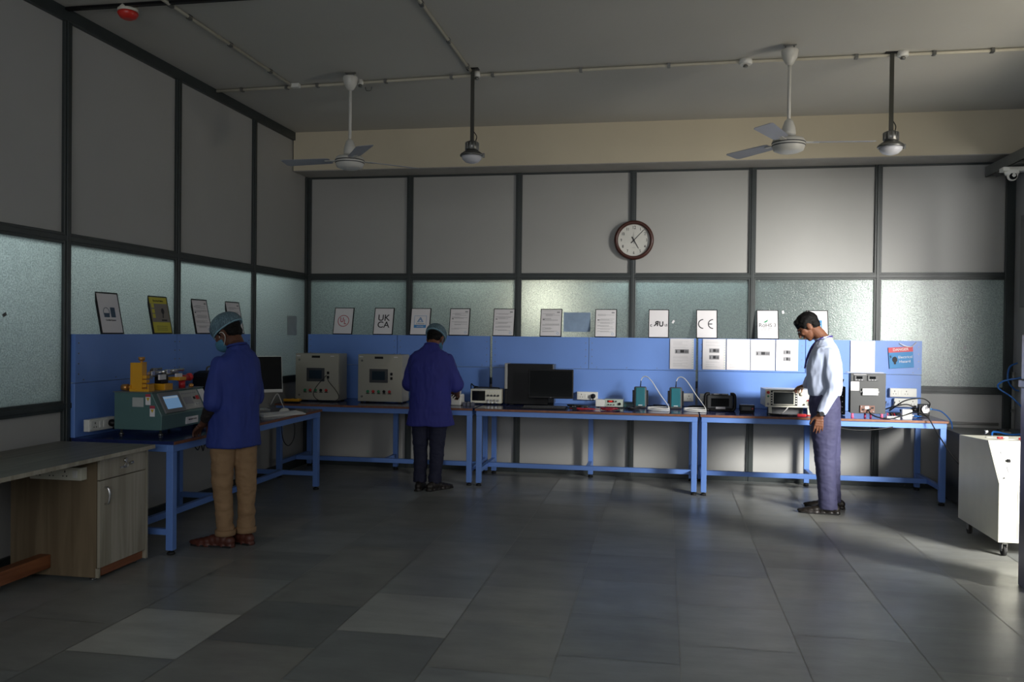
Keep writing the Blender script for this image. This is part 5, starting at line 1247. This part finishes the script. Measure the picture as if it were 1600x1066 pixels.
# man at the high voltage tester, on the right
P = dict(head=(1.222, 7.655, 1.572), neck=(1.345, 7.62, 1.455), hyaw=math.radians(8), hpitch=math.radians(42), pelvis=(1.360, 7.625, .94), chest=(1.352, 7.62, 1.245), cyaw=0,
    sh_l=(1.365, 7.455, 1.355), el_l=(1.400, 7.425, 1.055), wr_l=(1.285, 7.400, .838), hand_l=((-.10, .0, -1), (.05, 1, 0), (-1, .05, .1), .22),
    sh_r=(1.385, 7.79, 1.355), el_r=(1.300, 7.945, 1.110), wr_r=(1.285, 8.105, 1.040), hand_r=((-.45, .80, -.22), (-.15, .0, -1), (-.75, -.5, 0), .50),
    hip_l=(1.345, 7.535, .90), kn_l=(1.350, 7.53, .50), an_l=(1.375, 7.50, .10), hip_r=(1.385, 7.71, .90), kn_r=(1.425, 7.73, .50), an_r=(1.455, 7.76, .10),
    hem_l=.045, hem_r=.060, waist=1.03, shem=.99, sw=.190, sd=.138, flare=.93, sleeve=1.86, foot_l=(1.375, 7.50, math.radians(84)), foot_r=(1.465, 7.76, math.radians(78)), legw=1.13, tw=.006, wr=.010)
t, H, L, Dl, body = make_person('man in a pale blue long-sleeved shirt and slate trousers pressing the ivory tester', (1.36, 7.62), math.radians(72), P, skin_m, shirtw_m, slate_m, dkshoe_m)
hair(H, t, True)
g = MB(); g.T = H
for s in (-1, 1):
    g.tube([(s*.032+.021*math.cos(a), .103, .004+.017*math.sin(a)) for a in [k*PI/8 for k in range(16)]], .0016, 6, True)
    g.tube([(s*.053, .101, .008), (s*.074, .06, .012), (s*.082, .0, .010)], .0018, 6)
g.tube([(-.011, .104, .006), (0, .106, .009), (.011, .104, .006)], .0016, 6)
g.build('spectacles', black_m, t)
wr = L(P['wr_l']); el = L(P['el_l']); dv = (wr-el).normalized(); c = wr-dv*.012
X = dv.orthogonal().normalized(); Y = dv.cross(X)
wt = MB().tube([c+(X*math.cos(a)+Y*math.sin(a))*.033 for a in [k*PI/10 for k in range(20)]], .007, 8, True).build('wristwatch', black_m, t)
n_ = Dl((0, -1, 0)); n_ = (n_-dv*n_.dot(dv)).normalized(); MB().cyl(c+n_*.032, c+n_*.044, .019, .019, 20).build('watch_case', black_m, wt)
nb = L(P['neck'])
MB().tube(smooth_path([nb+Vector(v) for v in ((-.03, .062, -.01), (-.066, .01, .022), (-.03, -.058, .036), (.03, -.058, .036), (.066, .01, .022), (.03, .062, -.01))], 5), .008, 6).tube(smooth_path([nb+Vector(v) for v in ((-.03, .062, -.01), (-.035, .10, -.07), (-.02, .135, -.16), (-.01, .150, -.24))], 5), .007, 6).tube(smooth_path([nb+Vector(v) for v in ((.03, .062, -.01), (.02, .10, -.07), (.005, .135, -.16), (-.01, .150, -.24))], 5), .007, 6).build('lanyard', mat('violet_lanyard', (.06, .04, .22), .6), t)
pe = L(P['pelvis']); MB().lathe([(.001, -.016), (.001, .016)], (0, 0, 0), 3).bm.free()
bl = MB(); loft(bl, [(Vector((pe.x, pe.y, .985)), .158, .116, 0, 0), (Vector((pe.x, pe.y, 1.018)), .156, .114, 0, 0)]); bl.build('belt', black_m, t, 0, True)
